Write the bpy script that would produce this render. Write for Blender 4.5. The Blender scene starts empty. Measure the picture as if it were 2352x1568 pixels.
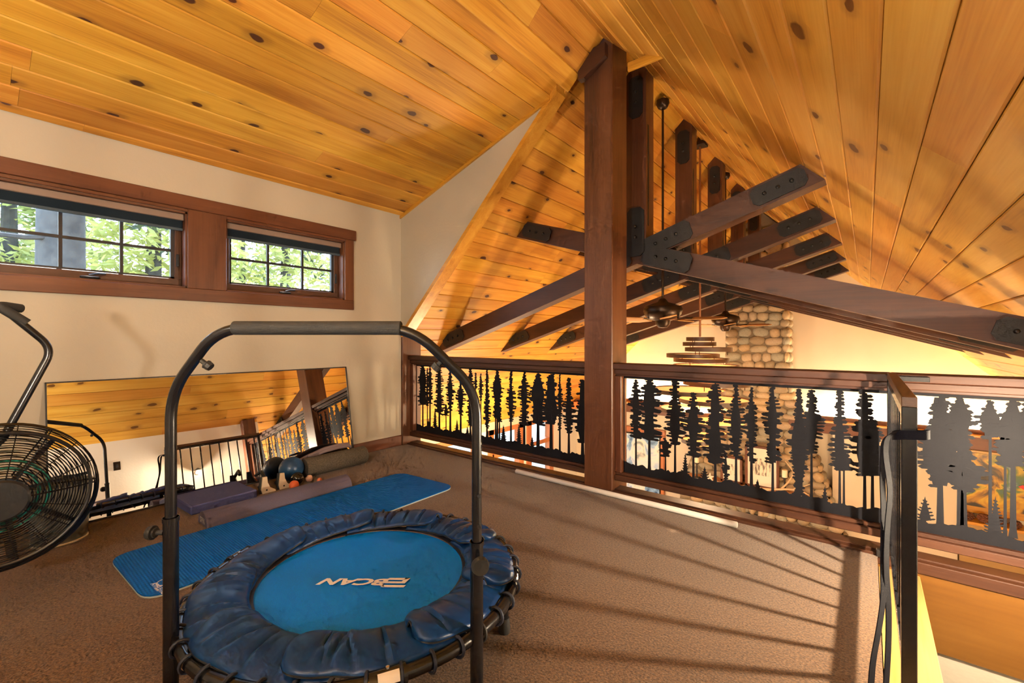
import bpy, bmesh, math, random
from mathutils import Vector, Matrix, Euler, noise
random.seed(7)
R = math.radians
# ------------------------------------------------------------------ camera
EYE, FPX, YAW, HOR = 1.10, 1013.8, 0.6778, 779.0
scene = bpy.context.scene
cam_d = bpy.data.cameras.new('camera'); cam = bpy.data.objects.new('camera', cam_d)
scene.collection.objects.link(cam); scene.camera = cam
cam_d.sensor_width = 36.0; cam_d.lens = 36.0 * FPX / 2352.0
cam_d.shift_y = -(784.0 - HOR) / 2352.0
cam_d.clip_start = 0.02; cam_d.clip_end = 200
cam.location = (0, 0, EYE); cam.rotation_euler = (R(90), 0, YAW)
# ------------------------------------------------------------------ world, sun, exposure
vs = scene.view_settings
vs.view_transform = 'Standard'; vs.look = 'None'; vs.gamma = 1.0; vs.use_curve_mapping = False
vs.exposure = 0.02
cy = scene.cycles
cy.max_bounces = 4; cy.diffuse_bounces = 3; cy.glossy_bounces = 3; cy.transmission_bounces = 3; cy.transparent_max_bounces = 8
cy.caustics_reflective = False; cy.caustics_refractive = False; cy.use_adaptive_sampling = True; cy.adaptive_threshold = 0.1; cy.adaptive_min_samples = 12
W = bpy.data.worlds.new('sky'); scene.world = W; W.use_nodes = True
wn = W.node_tree.nodes; wl = W.node_tree.links
bg = wn['Background']
tc = wn.new('ShaderNodeTexCoord'); sx = wn.new('ShaderNodeSeparateXYZ'); rp = wn.new('ShaderNodeValToRGB')
wl.new(tc.outputs['Generated'], sx.inputs[0]); wl.new(sx.outputs['Z'], rp.inputs[0]); wl.new(rp.outputs[0], bg.inputs[0])
rp.color_ramp.elements[0].position = 0.0; rp.color_ramp.elements[0].color = (0.74, 0.87, 1.0, 1)
rp.color_ramp.elements[1].position = 0.6; rp.color_ramp.elements[1].color = (0.36, 0.60, 1.0, 1)
bg.inputs[1].default_value = 13.0
sun_d = bpy.data.lights.new('sun', 'SUN'); sun = bpy.data.objects.new('sun', sun_d); scene.collection.objects.link(sun)
sun_d.energy = 10.0; sun_d.angle = R(0.6); sun_d.color = (1.0, 0.94, 0.84)
sun.rotation_euler = Vector((0.30, -0.10, -0.95)).to_track_quat('-Z', 'Y').to_euler()

# ------------------------------------------------------------------ helpers
FW = Vector((-math.sin(YAW), math.cos(YAW), 0)); RT = Vector((math.cos(YAW), math.sin(YAW), 0)); CAM = Vector((0, 0, EYE))
def ray(u, v): return FW + RT * ((u - 1176.0) / FPX) + Vector((0, 0, (HOR - v) / FPX))
def at(ax, c, u, v):
    d = ray(u, v); i = 'XYZ'.index(ax); return CAM + d * ((c - CAM[i]) / d[i])
def dep(d, u, v): return CAM + ray(u, v) * d

COL = scene.collection
class MB:
    """collects vertices and faces of one mesh"""
    def __init__(s): s.v = []; s.f = []
    def add(s, vs_, fs): 
        n = len(s.v); s.v += [tuple(p) for p in vs_]; s.f += [tuple(i + n for i in f) for f in fs]; return s
    def box(s, a, b):
        x0, y0, z0 = a; x1, y1, z1 = b
        x0, x1 = min(x0, x1), max(x0, x1); y0, y1 = min(y0, y1), max(y0, y1); z0, z1 = min(z0, z1), max(z0, z1)
        return s.add([(x0,y0,z0),(x1,y0,z0),(x1,y1,z0),(x0,y1,z0),(x0,y0,z1),(x1,y0,z1),(x1,y1,z1),(x0,y1,z1)],
                     [(0,3,2,1),(4,5,6,7),(0,1,5,4),(1,2,6,5),(2,3,7,6),(3,0,4,7)])
    def bbox(s, a, b, c=0.004):
        """box with chamfered edges"""
        a = Vector(a); b = Vector(b); lo = Vector([min(a[i], b[i]) for i in range(3)]); hi = Vector([max(a[i], b[i]) for i in range(3)])
        c = min(c, *(0.49 * (hi[i] - lo[i]) for i in range(3)))
        bm = bmesh.new(); bmesh.ops.create_cube(bm, size=1)
        for v in bm.verts: v.co = Vector([lo[i] if v.co[i] < 0 else hi[i] for i in range(3)])
        bmesh.ops.bevel(bm, geom=list(bm.edges), offset=c, segments=1, affect='EDGES')
        bm.verts.index_update()
        s.add([v.co.copy() for v in bm.verts], [[v.index for v in f.verts] for f in bm.faces]); bm.free(); return s
    def prism(s, poly, o, ux, uy, un, t):
        """polygon in the (ux,uy) plane at o, extruded t along un"""
        o = Vector(o); ux = Vector(ux); uy = Vector(uy); un = Vector(un); n = len(poly)
        A = [o + ux * p[0] + uy * p[1] for p in poly]; B = [p + un * t for p in A]
        fs = [tuple(range(n))[::-1], tuple(range(n, 2 * n))]
        fs += [(i, (i + 1) % n, n + (i + 1) % n, n + i) for i in range(n)]
        ar = sum(poly[i][0] * poly[(i + 1) % n][1] - poly[(i + 1) % n][0] * poly[i][1] for i in range(n))
        if (ar > 0) != (ux.cross(uy).dot(un) * t > 0): fs = [f[::-1] for f in fs]
        return s.add(A + B, fs)
    def tube(s, pts, r, seg=10, closed=False, caps=True, r2=None):
        pts = [Vector(p) for p in pts]; n = len(pts); rs = r if isinstance(r, (list, tuple)) else [r] * n
        rings = []; prev = None
        for i, p in enumerate(pts):
            if closed: t = (pts[(i + 1) % n] - pts[i - 1])
            else: t = pts[min(i + 1, n - 1)] - pts[max(i - 1, 0)]
            t.normalize()
            if prev is None:
                prev = Vector((0, 0, 1)) if abs(t.z) < 0.9 else Vector((1, 0, 0))
            nx = (prev - t * prev.dot(t)).normalized(); ny = t.cross(nx); prev = nx
            rings.append([p + (nx * math.cos(2 * math.pi * k / seg) + ny * math.sin(2 * math.pi * k / seg)) * rs[i] for k in range(seg)])
        vs_ = [q for rg in rings for q in rg]; fs = []
        for i in range(n if closed else n - 1):
            j = (i + 1) % n
            fs += [(i * seg + k, i * seg + (k + 1) % seg, j * seg + (k + 1) % seg, j * seg + k) for k in range(seg)]
        if caps and not closed: fs += [tuple(range(seg))[::-1], tuple(range((n - 1) * seg, n * seg))]
        return s.add(vs_, fs)
    def lathe(s, prof, o=(0,0,0), ax=(0,0,1), seg=24):
        """prof: (radius, height) pairs along ax"""
        o = Vector(o); ax = Vector(ax).normalized(); a = (Vector((1,0,0)) if abs(ax.x) < .9 else Vector((0,1,0))); a = (a - ax * a.dot(ax)).normalized(); b = ax.cross(a)
        vs_ = []; fs = []; n = len(prof)
        for r, h in prof:
            for k in range(seg):
                c, sn = math.cos(2 * math.pi * k / seg), math.sin(2 * math.pi * k / seg); vs_.append(o + ax * h + (a * c + b * sn) * max(r, 1e-5))
        for i in range(n - 1):
            for k in range(seg): fs.append((i * seg + k, i * seg + (k + 1) % seg, (i + 1) * seg + (k + 1) % seg, (i + 1) * seg + k))
        fs.append(tuple(range(seg))[::-1]); fs.append(tuple(range((n - 1) * seg, n * seg)))
        return s.add(vs_, fs)
    def ball(s, c, r, seg=16, rings=10, sc=(1,1,1)):
        c = Vector(c); vs_ = [c + Vector((0,0,r*sc[2]))]; fs = []
        for i in range(1, rings):
            th = math.pi * i / rings
            for k in range(seg):
                ph = 2 * math.pi * k / seg; vs_.append(c + Vector((r*sc[0]*math.sin(th)*math.cos(ph), r*sc[1]*math.sin(th)*math.sin(ph), r*sc[2]*math.cos(th))))
        vs_.append(c - Vector((0,0,r*sc[2]))); L = len(vs_) - 1
        for k in range(seg):
            fs.append((0, 1 + k, 1 + (k + 1) % seg)); b = 1 + (rings - 2) * seg; fs.append((L, b + (k + 1) % seg, b + k))
        for i in range(rings - 2):
            for k in range(seg): a = 1 + i * seg; fs.append((a + k, a + seg + k, a + seg + (k + 1) % seg, a + (k + 1) % seg))
        return s.add(vs_, fs)
    def grid(s, fn, nu, nv):
        vs_ = [fn(i / nu, j / nv) for j in range(nv + 1) for i in range(nu + 1)]
        fs = [(j*(nu+1)+i, j*(nu+1)+i+1, (j+1)*(nu+1)+i+1, (j+1)*(nu+1)+i) for j in range(nv) for i in range(nu)]
        return s.add(vs_, fs)
    def mesh(s, name, smooth=False):
        me = bpy.data.meshes.new(name); me.from_pydata(s.v, [], s.f); me.update()
        if smooth: me.polygons.foreach_set('use_smooth', [True] * len(me.polygons)); me.set_sharp_from_angle(angle=R(40))
        return me
    def build(s, name, mat, parent=None, smooth=False, loc=None, rot=None):
        return link(name, s.mesh(name, smooth), mat, parent, loc, rot)
def link(name, me, mat, parent=None, loc=None, rot=None):
    o = bpy.data.objects.new(name, me); COL.objects.link(o)
    if mat is not None and me is not None and len(me.materials) == 0: me.materials.append(mat)
    if loc is not None: o.location = loc
    if rot is not None: o.rotation_euler = rot
    if parent is not None:
        o.parent = parent; o.matrix_parent_inverse = WM[parent].inverted() if parent in WM else Matrix.Identity(4)
    return o
WM = {}
def thing(name, label, cat, loc=(0,0,0), group=None):
    o = bpy.data.objects.new(name, None); COL.objects.link(o); o.location = loc; o.empty_display_size = 0.05
    WM[o] = Matrix.Translation(Vector(loc)); tag(o, label, cat, group); return o
def tag(o, label, cat, group=None):
    o['label'] = label; o['category'] = cat
    if group: o['group'] = group
    return o
def struct(o, label=None, cat=None):
    o['kind'] = 'structure'
    if label: o['label'] = label
    if cat: o['category'] = cat
    return o
def copy_tree(o, parent=None):
    c = o.copy(); COL.objects.link(c); c.parent = parent
    for ch in list(o.children): copy_tree(ch, c)
    return c
def text_mesh(s, size=1.0, shear=0.0, bold=0.0):
    cu = bpy.data.curves.new('t', 'FONT'); cu.body = s; cu.size = size; cu.shear = shear; cu.offset = bold; cu.align_x = 'CENTER'; cu.align_y = 'CENTER'; cu.resolution_u = 3
    o = bpy.data.objects.new('t', cu); COL.objects.link(o); dg = bpy.context.evaluated_depsgraph_get(); dg.update()
    me = bpy.data.meshes.new_from_object(o.evaluated_get(dg)); bpy.data.objects.remove(o); bpy.data.curves.remove(cu); me.materials.clear(); return me
def arc(c, a, b, r, a0, a1, n):
    c = Vector(c); a = Vector(a); b = Vector(b)
    return [c + (a * math.cos(a0 + (a1 - a0) * i / n) + b * math.sin(a0 + (a1 - a0) * i / n)) * r for i in range(n + 1)]
def bend(pts, r=0.06, n=6):
    """polyline with rounded corners"""
    P = [Vector(p) for p in pts]; out = [P[0]]
    for i in range(1, len(P) - 1):
        d0 = (P[i-1] - P[i]); d1 = (P[i+1] - P[i]); k = min(r, d0.length * .48, d1.length * .48)
        A = P[i] + d0.normalized() * k; B = P[i] + d1.normalized() * k
        for j in range(n + 1):
            t = j / n; out.append(A * (1-t)**2 + P[i] * 2*t*(1-t) + B * t*t)
    return out + [P[-1]]

# ------------------------------------------------------------------ materials
def new_mat(name):
    m = bpy.data.materials.new(name); m.use_nodes = True; nt = m.node_tree; return m, nt, nt.nodes, nt.links, nt.nodes['Principled BSDF']
def plain(name, col, rough=0.5, metal=0.0, spec=0.5, noise_amt=0.0, nscale=40, bump=0.0, bscale=120, coat=0.0, var=0.0):
    m, nt, N, L, P = new_mat(name)
    P.inputs['Roughness'].default_value = rough; P.inputs['Metallic'].default_value = metal
    P.inputs['Specular IOR Level'].default_value = spec; P.inputs['Coat Weight'].default_value = coat
    P.inputs['Base Color'].default_value = (*col, 1)
    t = N.new('ShaderNodeTexCoord')
    src = None
    if noise_amt > 0:
        n = N.new('ShaderNodeTexNoise'); n.inputs['Scale'].default_value = nscale; n.inputs['Detail'].default_value = 4
        L.new(t.outputs['Object'], n.inputs['Vector'])
        r = N.new('ShaderNodeValToRGB'); r.color_ramp.elements[0].position = .3; r.color_ramp.elements[1].position = .7
        r.color_ramp.elements[0].color = (*[c * (1 - noise_amt) for c in col], 1); r.color_ramp.elements[1].color = (*[min(1, c * (1 + noise_amt)) for c in col], 1)
        L.new(n.outputs['Fac'], r.inputs[0]); src = r.outputs[0]
    if var > 0:
        oi = N.new('ShaderNodeObjectInfo'); mr = N.new('ShaderNodeMapRange'); mr.inputs['To Min'].default_value = 1 - var; mr.inputs['To Max'].default_value = 1 + var
        L.new(oi.outputs['Random'], mr.inputs[0]); h = N.new('ShaderNodeHueSaturation'); L.new(mr.outputs[0], h.inputs['Value'])
        if src: L.new(src, h.inputs['Color'])
        else: h.inputs['Color'].default_value = (*col, 1)
        src = h.outputs[0]
    if src: L.new(src, P.inputs['Base Color'])
    if bump > 0:
        n2 = N.new('ShaderNodeTexNoise'); n2.inputs['Scale'].default_value = bscale; n2.inputs['Detail'].default_value = 3; L.new(t.outputs['Object'], n2.inputs['Vector'])
        b = N.new('ShaderNodeBump'); b.inputs['Strength'].default_value = bump; b.inputs['Distance'].default_value = .004
        L.new(n2.outputs['Fac'], b.inputs['Height']); L.new(b.outputs[0], P.inputs['Normal'])
    return m
def wood(name, c_lo, c_mid, c_hi, ax='Y', rough=0.45, knots=0.0, var=0.12, knot_col=(.075,.020,.005), gscale=9.0, coat=0.0, kscale=(1.3, 6.5), warp=1.0, flat=None):
    """pine with grain along local axis ax; knots = share of cells with a knot"""
    m, nt, N, L, P = new_mat(name)
    t = N.new('ShaderNodeTexCoord'); oi = N.new('ShaderNodeObjectInfo')
    sc = N.new('ShaderNodeVectorMath'); sc.operation = 'SCALE'; sc.inputs[0].default_value = (31.7, 17.3, 23.1); L.new(oi.outputs['Random'], sc.inputs['Scale'])
    ad = N.new('ShaderNodeVectorMath'); ad.operation = 'ADD'; L.new(t.outputs['Object'], ad.inputs[0]); L.new(sc.outputs[0], ad.inputs[1])
    i = 'XYZ'.index(ax)
    def stretched(long, wide):
        mp = N.new('ShaderNodeMapping'); s3 = [wide] * 3; s3[i] = long; mp.inputs['Scale'].default_value = s3; L.new(ad.outputs[0], mp.inputs['Vector']); return mp.outputs[0]
    n1 = N.new('ShaderNodeTexNoise'); n1.inputs['Scale'].default_value = 1; n1.inputs['Detail'].default_value = 3; n1.inputs['Distortion'].default_value = 0.6 * warp
    L.new(stretched(0.9, gscale * 1.6), n1.inputs['Vector'])
    n2 = N.new('ShaderNodeTexNoise'); n2.inputs['Scale'].default_value = 1; n2.inputs['Detail'].default_value = 1; L.new(stretched(4.0, gscale * 16), n2.inputs['Vector'])
    n3 = N.new('ShaderNodeTexNoise'); n3.inputs['Scale'].default_value = 1; n3.inputs['Detail'].default_value = 1; L.new(stretched(0.6, 3.0), n3.inputs['Vector'])
    mx = N.new('ShaderNodeMath'); mx.operation = 'MULTIPLY_ADD'; L.new(n1.outputs['Fac'], mx.inputs[0]); mx.inputs[1].default_value = .55
    m2 = N.new('ShaderNodeMath'); m2.operation = 'MULTIPLY'; L.new(n2.outputs['Fac'], m2.inputs[0]); m2.inputs[1].default_value = .22; L.new(m2.outputs[0], mx.inputs[2])
    m3 = N.new('ShaderNodeMath'); m3.operation = 'MULTIPLY_ADD'; L.new(n3.outputs['Fac'], m3.inputs[0]); m3.inputs[1].default_value = .35; L.new(mx.outputs[0], m3.inputs[2])
    cr = N.new('ShaderNodeValToRGB'); e = cr.color_ramp.elements; e[0].position = .36; e[0].color = (*c_lo, 1); e[1].position = .74; e[1].color = (*c_hi, 1)
    k = e.new(.53); k.color = (*c_mid, 1); L.new(m3.outputs[0], cr.inputs[0])
    col = cr.outputs[0]
    if knots > 0:
        vo = N.new('ShaderNodeTexVoronoi'); vo.voronoi_dimensions = '2D' if flat == 2 else '3D'; vo.feature = 'F1'; vo.inputs['Scale'].default_value = 1; vo.inputs['Randomness'].default_value = .8
        mp = N.new('ShaderNodeMapping'); s3 = [kscale[1]] * 3; s3[i] = kscale[0] * 2.2
        if flat is not None: s3[flat] = .01
        mp.inputs['Scale'].default_value = s3; L.new(ad.outputs[0], mp.inputs['Vector'])
        nw = N.new('ShaderNodeTexNoise'); nw.inputs['Scale'].default_value = 14; L.new(ad.outputs[0], nw.inputs['Vector'])
        av = N.new('ShaderNodeMixRGB'); av.blend_type = 'ADD'; av.inputs[0].default_value = .12; L.new(mp.outputs[0], av.inputs[1]); L.new(nw.outputs['Color'], av.inputs[2])
        L.new(av.outputs[0], vo.inputs['Vector'])
        sp = N.new('ShaderNodeSeparateColor'); L.new(vo.outputs['Color'], sp.inputs[0])
        lt = N.new('ShaderNodeMath'); lt.operation = 'LESS_THAN'; L.new(sp.outputs[0], lt.inputs[0]); lt.inputs[1].default_value = knots
        rs = N.new('ShaderNodeMapRange'); L.new(sp.outputs[1], rs.inputs[0]); rs.inputs['To Min'].default_value = .55; rs.inputs['To Max'].default_value = 1.25
        dv = N.new('ShaderNodeMath'); dv.operation = 'DIVIDE'; L.new(vo.outputs['Distance'], dv.inputs[0]); L.new(rs.outputs[0], dv.inputs[1])
        kr = N.new('ShaderNodeValToRGB'); kr.color_ramp.interpolation = 'EASE'; ke = kr.color_ramp.elements
        ke[0].position = .075; ke[0].color = (1,1,1,1); ke[1].position = .27; ke[1].color = (0,0,0,1); kk = ke.new(.105); kk.color = (.35,.35,.35,1)
        L.new(dv.outputs[0], kr.inputs[0])
        ml = N.new('ShaderNodeMath'); ml.operation = 'MULTIPLY'; L.new(kr.outputs[0], ml.inputs[0]); L.new(lt.outputs[0], ml.inputs[1])
        mk = N.new('ShaderNodeMixRGB'); L.new(ml.outputs[0], mk.inputs[0]); L.new(col, mk.inputs[1]); mk.inputs[2].default_value = (*knot_col, 1); col = mk.outputs[0]
    hs = N.new('ShaderNodeHueSaturation'); L.new(col, hs.inputs['Color'])
    mr = N.new('ShaderNodeMapRange'); L.new(oi.outputs['Random'], mr.inputs[0]); mr.inputs['To Min'].default_value = 1 - var; mr.inputs['To Max'].default_value = 1 + var; L.new(mr.outputs[0], hs.inputs['Value'])
    fr = N.new('ShaderNodeMath'); fr.operation = 'FRACT'; f2 = N.new('ShaderNodeMath'); f2.operation = 'MULTIPLY'; L.new(oi.outputs['Random'], f2.inputs[0]); f2.inputs[1].default_value = 7.31; L.new(f2.outputs[0], fr.inputs[0])
    mh = N.new('ShaderNodeMapRange'); L.new(fr.outputs[0], mh.inputs[0]); mh.inputs['To Min'].default_value = .5 - var * .07; mh.inputs['To Max'].default_value = .5 + var * .07; L.new(mh.outputs[0], hs.inputs['Hue'])
    L.new(hs.outputs[0], P.inputs['Base Color'])
    P.inputs['Roughness'].default_value = rough; P.inputs['Coat Weight'].default_value = coat; P.inputs['Coat Roughness'].default_value = .2
    b = N.new('ShaderNodeBump'); b.inputs['Strength'].default_value = .10; b.inputs['Distance'].default_value = .003; L.new(n2.outputs['Fac'], b.inputs['Height']); L.new(b.outputs[0], P.inputs['Normal'])
    return m
def emit(name, col, st):
    m, nt, N, L, P = new_mat(name); P.inputs['Base Color'].default_value = (*col, 1); P.inputs['Emission Color'].default_value = (*col, 1); P.inputs['Emission Strength'].default_value = st; P.inputs['Roughness'].default_value = .6
    m.cycles.emission_sampling = 'NONE'; return m
M = {}
PINE = dict(c_lo=(.38,.140,.010), c_mid=(.60,.275,.026), c_hi=(.72,.385,.055))
M['board'] = wood('ceiling_pine', ax='Y', rough=.55, knots=.42, var=.14, coat=.0, kscale=(1.3,5.0), flat=2, **PINE)
M['board_r'] = wood('ceiling_pine_light', (.48,.20,.020), (.66,.33,.048), (.76,.44,.09), ax='Y', rough=.40, knots=.26, var=.10, coat=.08, kscale=(1.0,4.4), flat=2, knot_col=(.16,.06,.012))
M['pine_y'] = wood('pine_trim_y', ax='Y', rough=.4, var=.06, coat=.2, **PINE)
M['pine_x'] = wood('pine_trim_x', ax='X', rough=.4, var=.06, coat=.2, **PINE)
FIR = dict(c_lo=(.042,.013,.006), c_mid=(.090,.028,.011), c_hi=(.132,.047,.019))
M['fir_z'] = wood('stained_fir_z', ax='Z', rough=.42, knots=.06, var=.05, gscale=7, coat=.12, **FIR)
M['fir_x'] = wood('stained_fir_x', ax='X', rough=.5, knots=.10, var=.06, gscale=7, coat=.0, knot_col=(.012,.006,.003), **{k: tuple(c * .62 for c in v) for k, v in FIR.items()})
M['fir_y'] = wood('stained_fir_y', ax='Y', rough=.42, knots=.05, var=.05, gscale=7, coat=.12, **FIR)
TR = dict(c_lo=(.072,.022,.009), c_mid=(.120,.038,.015), c_hi=(.160,.056,.022))
M['trim_y'] = wood('cedar_trim_y', ax='Y', rough=.45, knots=.05, var=.05, gscale=6, **TR)
M['trim_z'] = wood('cedar_trim_z', ax='Z', rough=.45, knots=.05, var=.05, gscale=6, **TR)
M['trim_x'] = wood('cedar_trim_x', ax='X', rough=.45, knots=.05, var=.05, gscale=6, **TR)
M['ply'] = wood('honey_plywood', (.12,.045,.006), (.165,.068,.010), (.20,.088,.015), ax='X', rough=.4, knots=.08, var=.03, gscale=3, kscale=(1.0,2.4))
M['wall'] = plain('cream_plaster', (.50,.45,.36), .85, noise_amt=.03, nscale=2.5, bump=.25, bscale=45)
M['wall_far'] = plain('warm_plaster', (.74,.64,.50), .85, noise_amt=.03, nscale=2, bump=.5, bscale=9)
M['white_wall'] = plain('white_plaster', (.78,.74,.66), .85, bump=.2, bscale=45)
M['black_metal'] = plain('black_powder_coat', (.012,.012,.014), .42, metal=.0, spec=.5, bump=.05, bscale=300)
M['iron'] = plain('dark_iron', (.020,.019,.020), .5, metal=.3, bump=.15, bscale=200)
M['black_tube'] = plain('black_gloss_tube', (.010,.010,.012), .22, spec=.6)
M['foam_black'] = plain('black_foam', (.022,.021,.020), .8, bump=.2, bscale=500)
M['rubber'] = plain('black_rubber', (.018,.018,.018), .65)
M['white'] = plain('white_plastic', (.78,.76,.72), .4)
M['steel'] = plain('bright_steel', (.62,.61,.60), .25, metal=1.0)
M['bronze'] = plain('oiled_bronze', (.045,.026,.016), .35, metal=.7)
def carpet():
    m, nt, N, L, P = new_mat('brown_carpet'); t = N.new('ShaderNodeTexCoord')
    n = N.new('ShaderNodeTexNoise'); n.inputs['Scale'].default_value = 120; n.inputs['Detail'].default_value = 4; n.inputs['Roughness'].default_value = .75; L.new(t.outputs['Object'], n.inputs['Vector'])
    n2 = N.new('ShaderNodeTexNoise'); n2.inputs['Scale'].default_value = 1.4; n2.inputs['Detail'].default_value = 2; L.new(t.outputs['Object'], n2.inputs['Vector'])
    n4 = N.new('ShaderNodeTexNoise'); n4.inputs['Scale'].default_value = 130; n4.inputs['Detail'].default_value = 4; n4.inputs['Roughness'].default_value = .7; L.new(t.outputs['Object'], n4.inputs['Vector'])
    r = N.new('ShaderNodeValToRGB'); e = r.color_ramp.elements; e[0].position = .37; e[0].color = (.050,.021,.007,1); e[1].position = .63; e[1].color = (.240,.124,.050,1)
    L.new(n.outputs['Fac'], r.inputs[0]); mx = N.new('ShaderNodeMixRGB'); mx.blend_type = 'MULTIPLY'; mx.inputs[0].default_value = .35; L.new(r.outputs[0], mx.inputs[1]); L.new(n2.outputs['Fac'], mx.inputs[2])
    L.new(mx.outputs[0], P.inputs['Base Color']); P.inputs['Roughness'].default_value = .95; P.inputs['Specular IOR Level'].default_value = .1; P.inputs['Sheen Weight'].default_value = .25
    b = N.new('ShaderNodeBump'); b.inputs['Strength'].default_value = .5; b.inputs['Distance'].default_value = .008; L.new(n4.outputs['Fac'], b.inputs['Height']); L.new(b.outputs[0], P.inputs['Normal']); return m
M['carpet'] = carpet()
def glass():
    m = bpy.data.materials.new('window_glass'); m.use_nodes = True; N = m.node_tree.nodes; L = m.node_tree.links; N.clear()
    o = N.new('ShaderNodeOutputMaterial'); mx = N.new('ShaderNodeMixShader'); tr = N.new('ShaderNodeBsdfTransparent'); gl = N.new('ShaderNodeBsdfGlossy'); gl.inputs['Roughness'].default_value = .02
    fr = N.new('ShaderNodeFresnel'); fr.inputs[0].default_value = 1.3; L.new(fr.outputs[0], mx.inputs[0]); L.new(tr.outputs[0], mx.inputs[1]); L.new(gl.outputs[0], mx.inputs[2]); L.new(mx.outputs[0], o.inputs[0]); return m
M['glass'] = glass()
# ------------------------------------------------------------------ the shell
XW, YW, XK, YB, YF = -3.79, 2.86, 0.72, -1.25, 9.2          # dormer wall, wing wall, knee wall, wall behind, far gable
XR, ZR, MS = -1.49, 3.416, 0.983                             # ridge line and pitch of the main roof
XA = -1.916; ZA = ZR - MS * (XR - XA); ZD = 2.40             # where the dormer ceiling meets the roof; its height at the wall
XE, XE2, ZG = -5.42, 2.44, -2.75                             # eaves of the great room, its floor
zl = lambda x: ZR - MS * abs(x - XR)
zd = lambda x: ZD + (ZA - ZD) * (x - XW) / (XA - XW)
X3, Y3, Z3 = Vector((1,0,0)), Vector((0,1,0)), Vector((0,0,1))

fl = MB()
fl.box((XW - .16, YB, -.30), (XK, 1.25, 0)); fl.box((XW - .16, 1.25, -.30), (.04, 2.915, 0))
floor = struct(fl.build('floor', M['carpet']), 'short pile brown carpet covering the loft floor', 'carpet')
gf = struct(MB().box((XE - .2, YB, ZG - .2), (XE2 + .2, YF + .2, ZG)).build('floor', wood('lower_floor_oak', (.16,.06,.02), (.25,.10,.035), (.33,.15,.055), 'X', .4)), 'wooden floor of the great room far below the loft', 'floor')

# dormer wall with two window openings
OZ0, OZ1 = 1.465, 2.008; WO = [(0.033, 1.003), (1.245, 2.217)]
w = MB()
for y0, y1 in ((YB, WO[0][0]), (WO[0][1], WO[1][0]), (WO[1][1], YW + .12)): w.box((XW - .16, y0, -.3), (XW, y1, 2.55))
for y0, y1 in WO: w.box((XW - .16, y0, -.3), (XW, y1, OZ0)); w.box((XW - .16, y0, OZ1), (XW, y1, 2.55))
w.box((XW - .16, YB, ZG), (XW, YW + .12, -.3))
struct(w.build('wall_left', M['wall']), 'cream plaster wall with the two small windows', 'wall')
# wing wall (cheek of the dormer) above the main roof line
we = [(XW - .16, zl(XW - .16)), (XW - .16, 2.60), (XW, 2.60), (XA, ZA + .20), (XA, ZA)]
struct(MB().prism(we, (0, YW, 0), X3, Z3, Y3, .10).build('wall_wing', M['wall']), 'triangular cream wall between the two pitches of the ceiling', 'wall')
# other walls
struct(MB().prism([(XW - .16, ZG), (XK + .16, ZG), (XK + .16, zl(XK + .16) + .1), (XR, ZR + .1), (XA, ZA + .15), (XW - .16, 2.6)], (0, YB, 0), X3, Z3, -Y3, .12).build('wall_back', M['white_wall']), 'white gable wall behind the loft', 'wall')
struct(MB().box((XK, YB, ZG), (XK + .14, YW + .3, zl(XK) + .05)).build('wall_right', M['white_wall']), 'low white knee wall beyond the stairwell', 'wall')
w = MB(); w.prism([(XE - .2, ZG), (XW - .16, ZG), (XW - .16, zl(XW - .16) + .05), (XE - .2, zl(XE - .2) + .05)], (0, YW, 0), X3, Z3, Y3, .1)
struct(w.build('wall_near_left', M['white_wall']))
struct(MB().prism([(XK + .14, ZG), (XE2 + .2, ZG), (XE2 + .2, zl(XE2 + .2) + .05), (XK + .14, zl(XK + .14) + .05)], (0, YW, 0), X3, Z3, Y3, .1).build('wall_near_right', M['white_wall']))
struct(MB().box((XW, YW + .10, ZG), (.02, YW + .22, -.05)).build('wall_under_loft', M['white_wall']))
struct(MB().box((XE2, YW, ZG), (XE2 + .15, YF + .1, zl(XE2) + .05)).build('wall_east', M['wall_far']))
w = MB().prism([(XE - .1, ZG), (XE2 + .1, ZG), (XE2 + .1, zl(XE2 + .1) + .05), (XR, ZR + .05), (XE - .1, zl(XE - .1) + .05)], (0, YF, 0), X3, Z3, Y3, .15)
struct(w.build('wall_far', M['wall_far']), 'tall warm plaster gable wall at the far end of the great room', 'wall')
# west wall of the great room with three tall windows
GW = [(4.72, 5.72), (6.12, 6.98), (7.30, 8.06)]; GZ0, GZ1 = -2.45, -.62
w = MB(); ys = [YW] + [t for p in GW for t in p] + [YF]
for i in range(0, len(ys), 2): w.box((XE - .15, ys[i], ZG), (XE, ys[i + 1], zl(XE) + .05))
for y0, y1 in GW: w.box((XE - .15, y0, ZG), (XE, y1, GZ0)); w.box((XE - .15, y0, GZ1), (XE, y1, zl(XE) + .05))
struct(w.build('wall_west', M['white_wall']), 'white lower wall with the tall daylit windows', 'wall')

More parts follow.
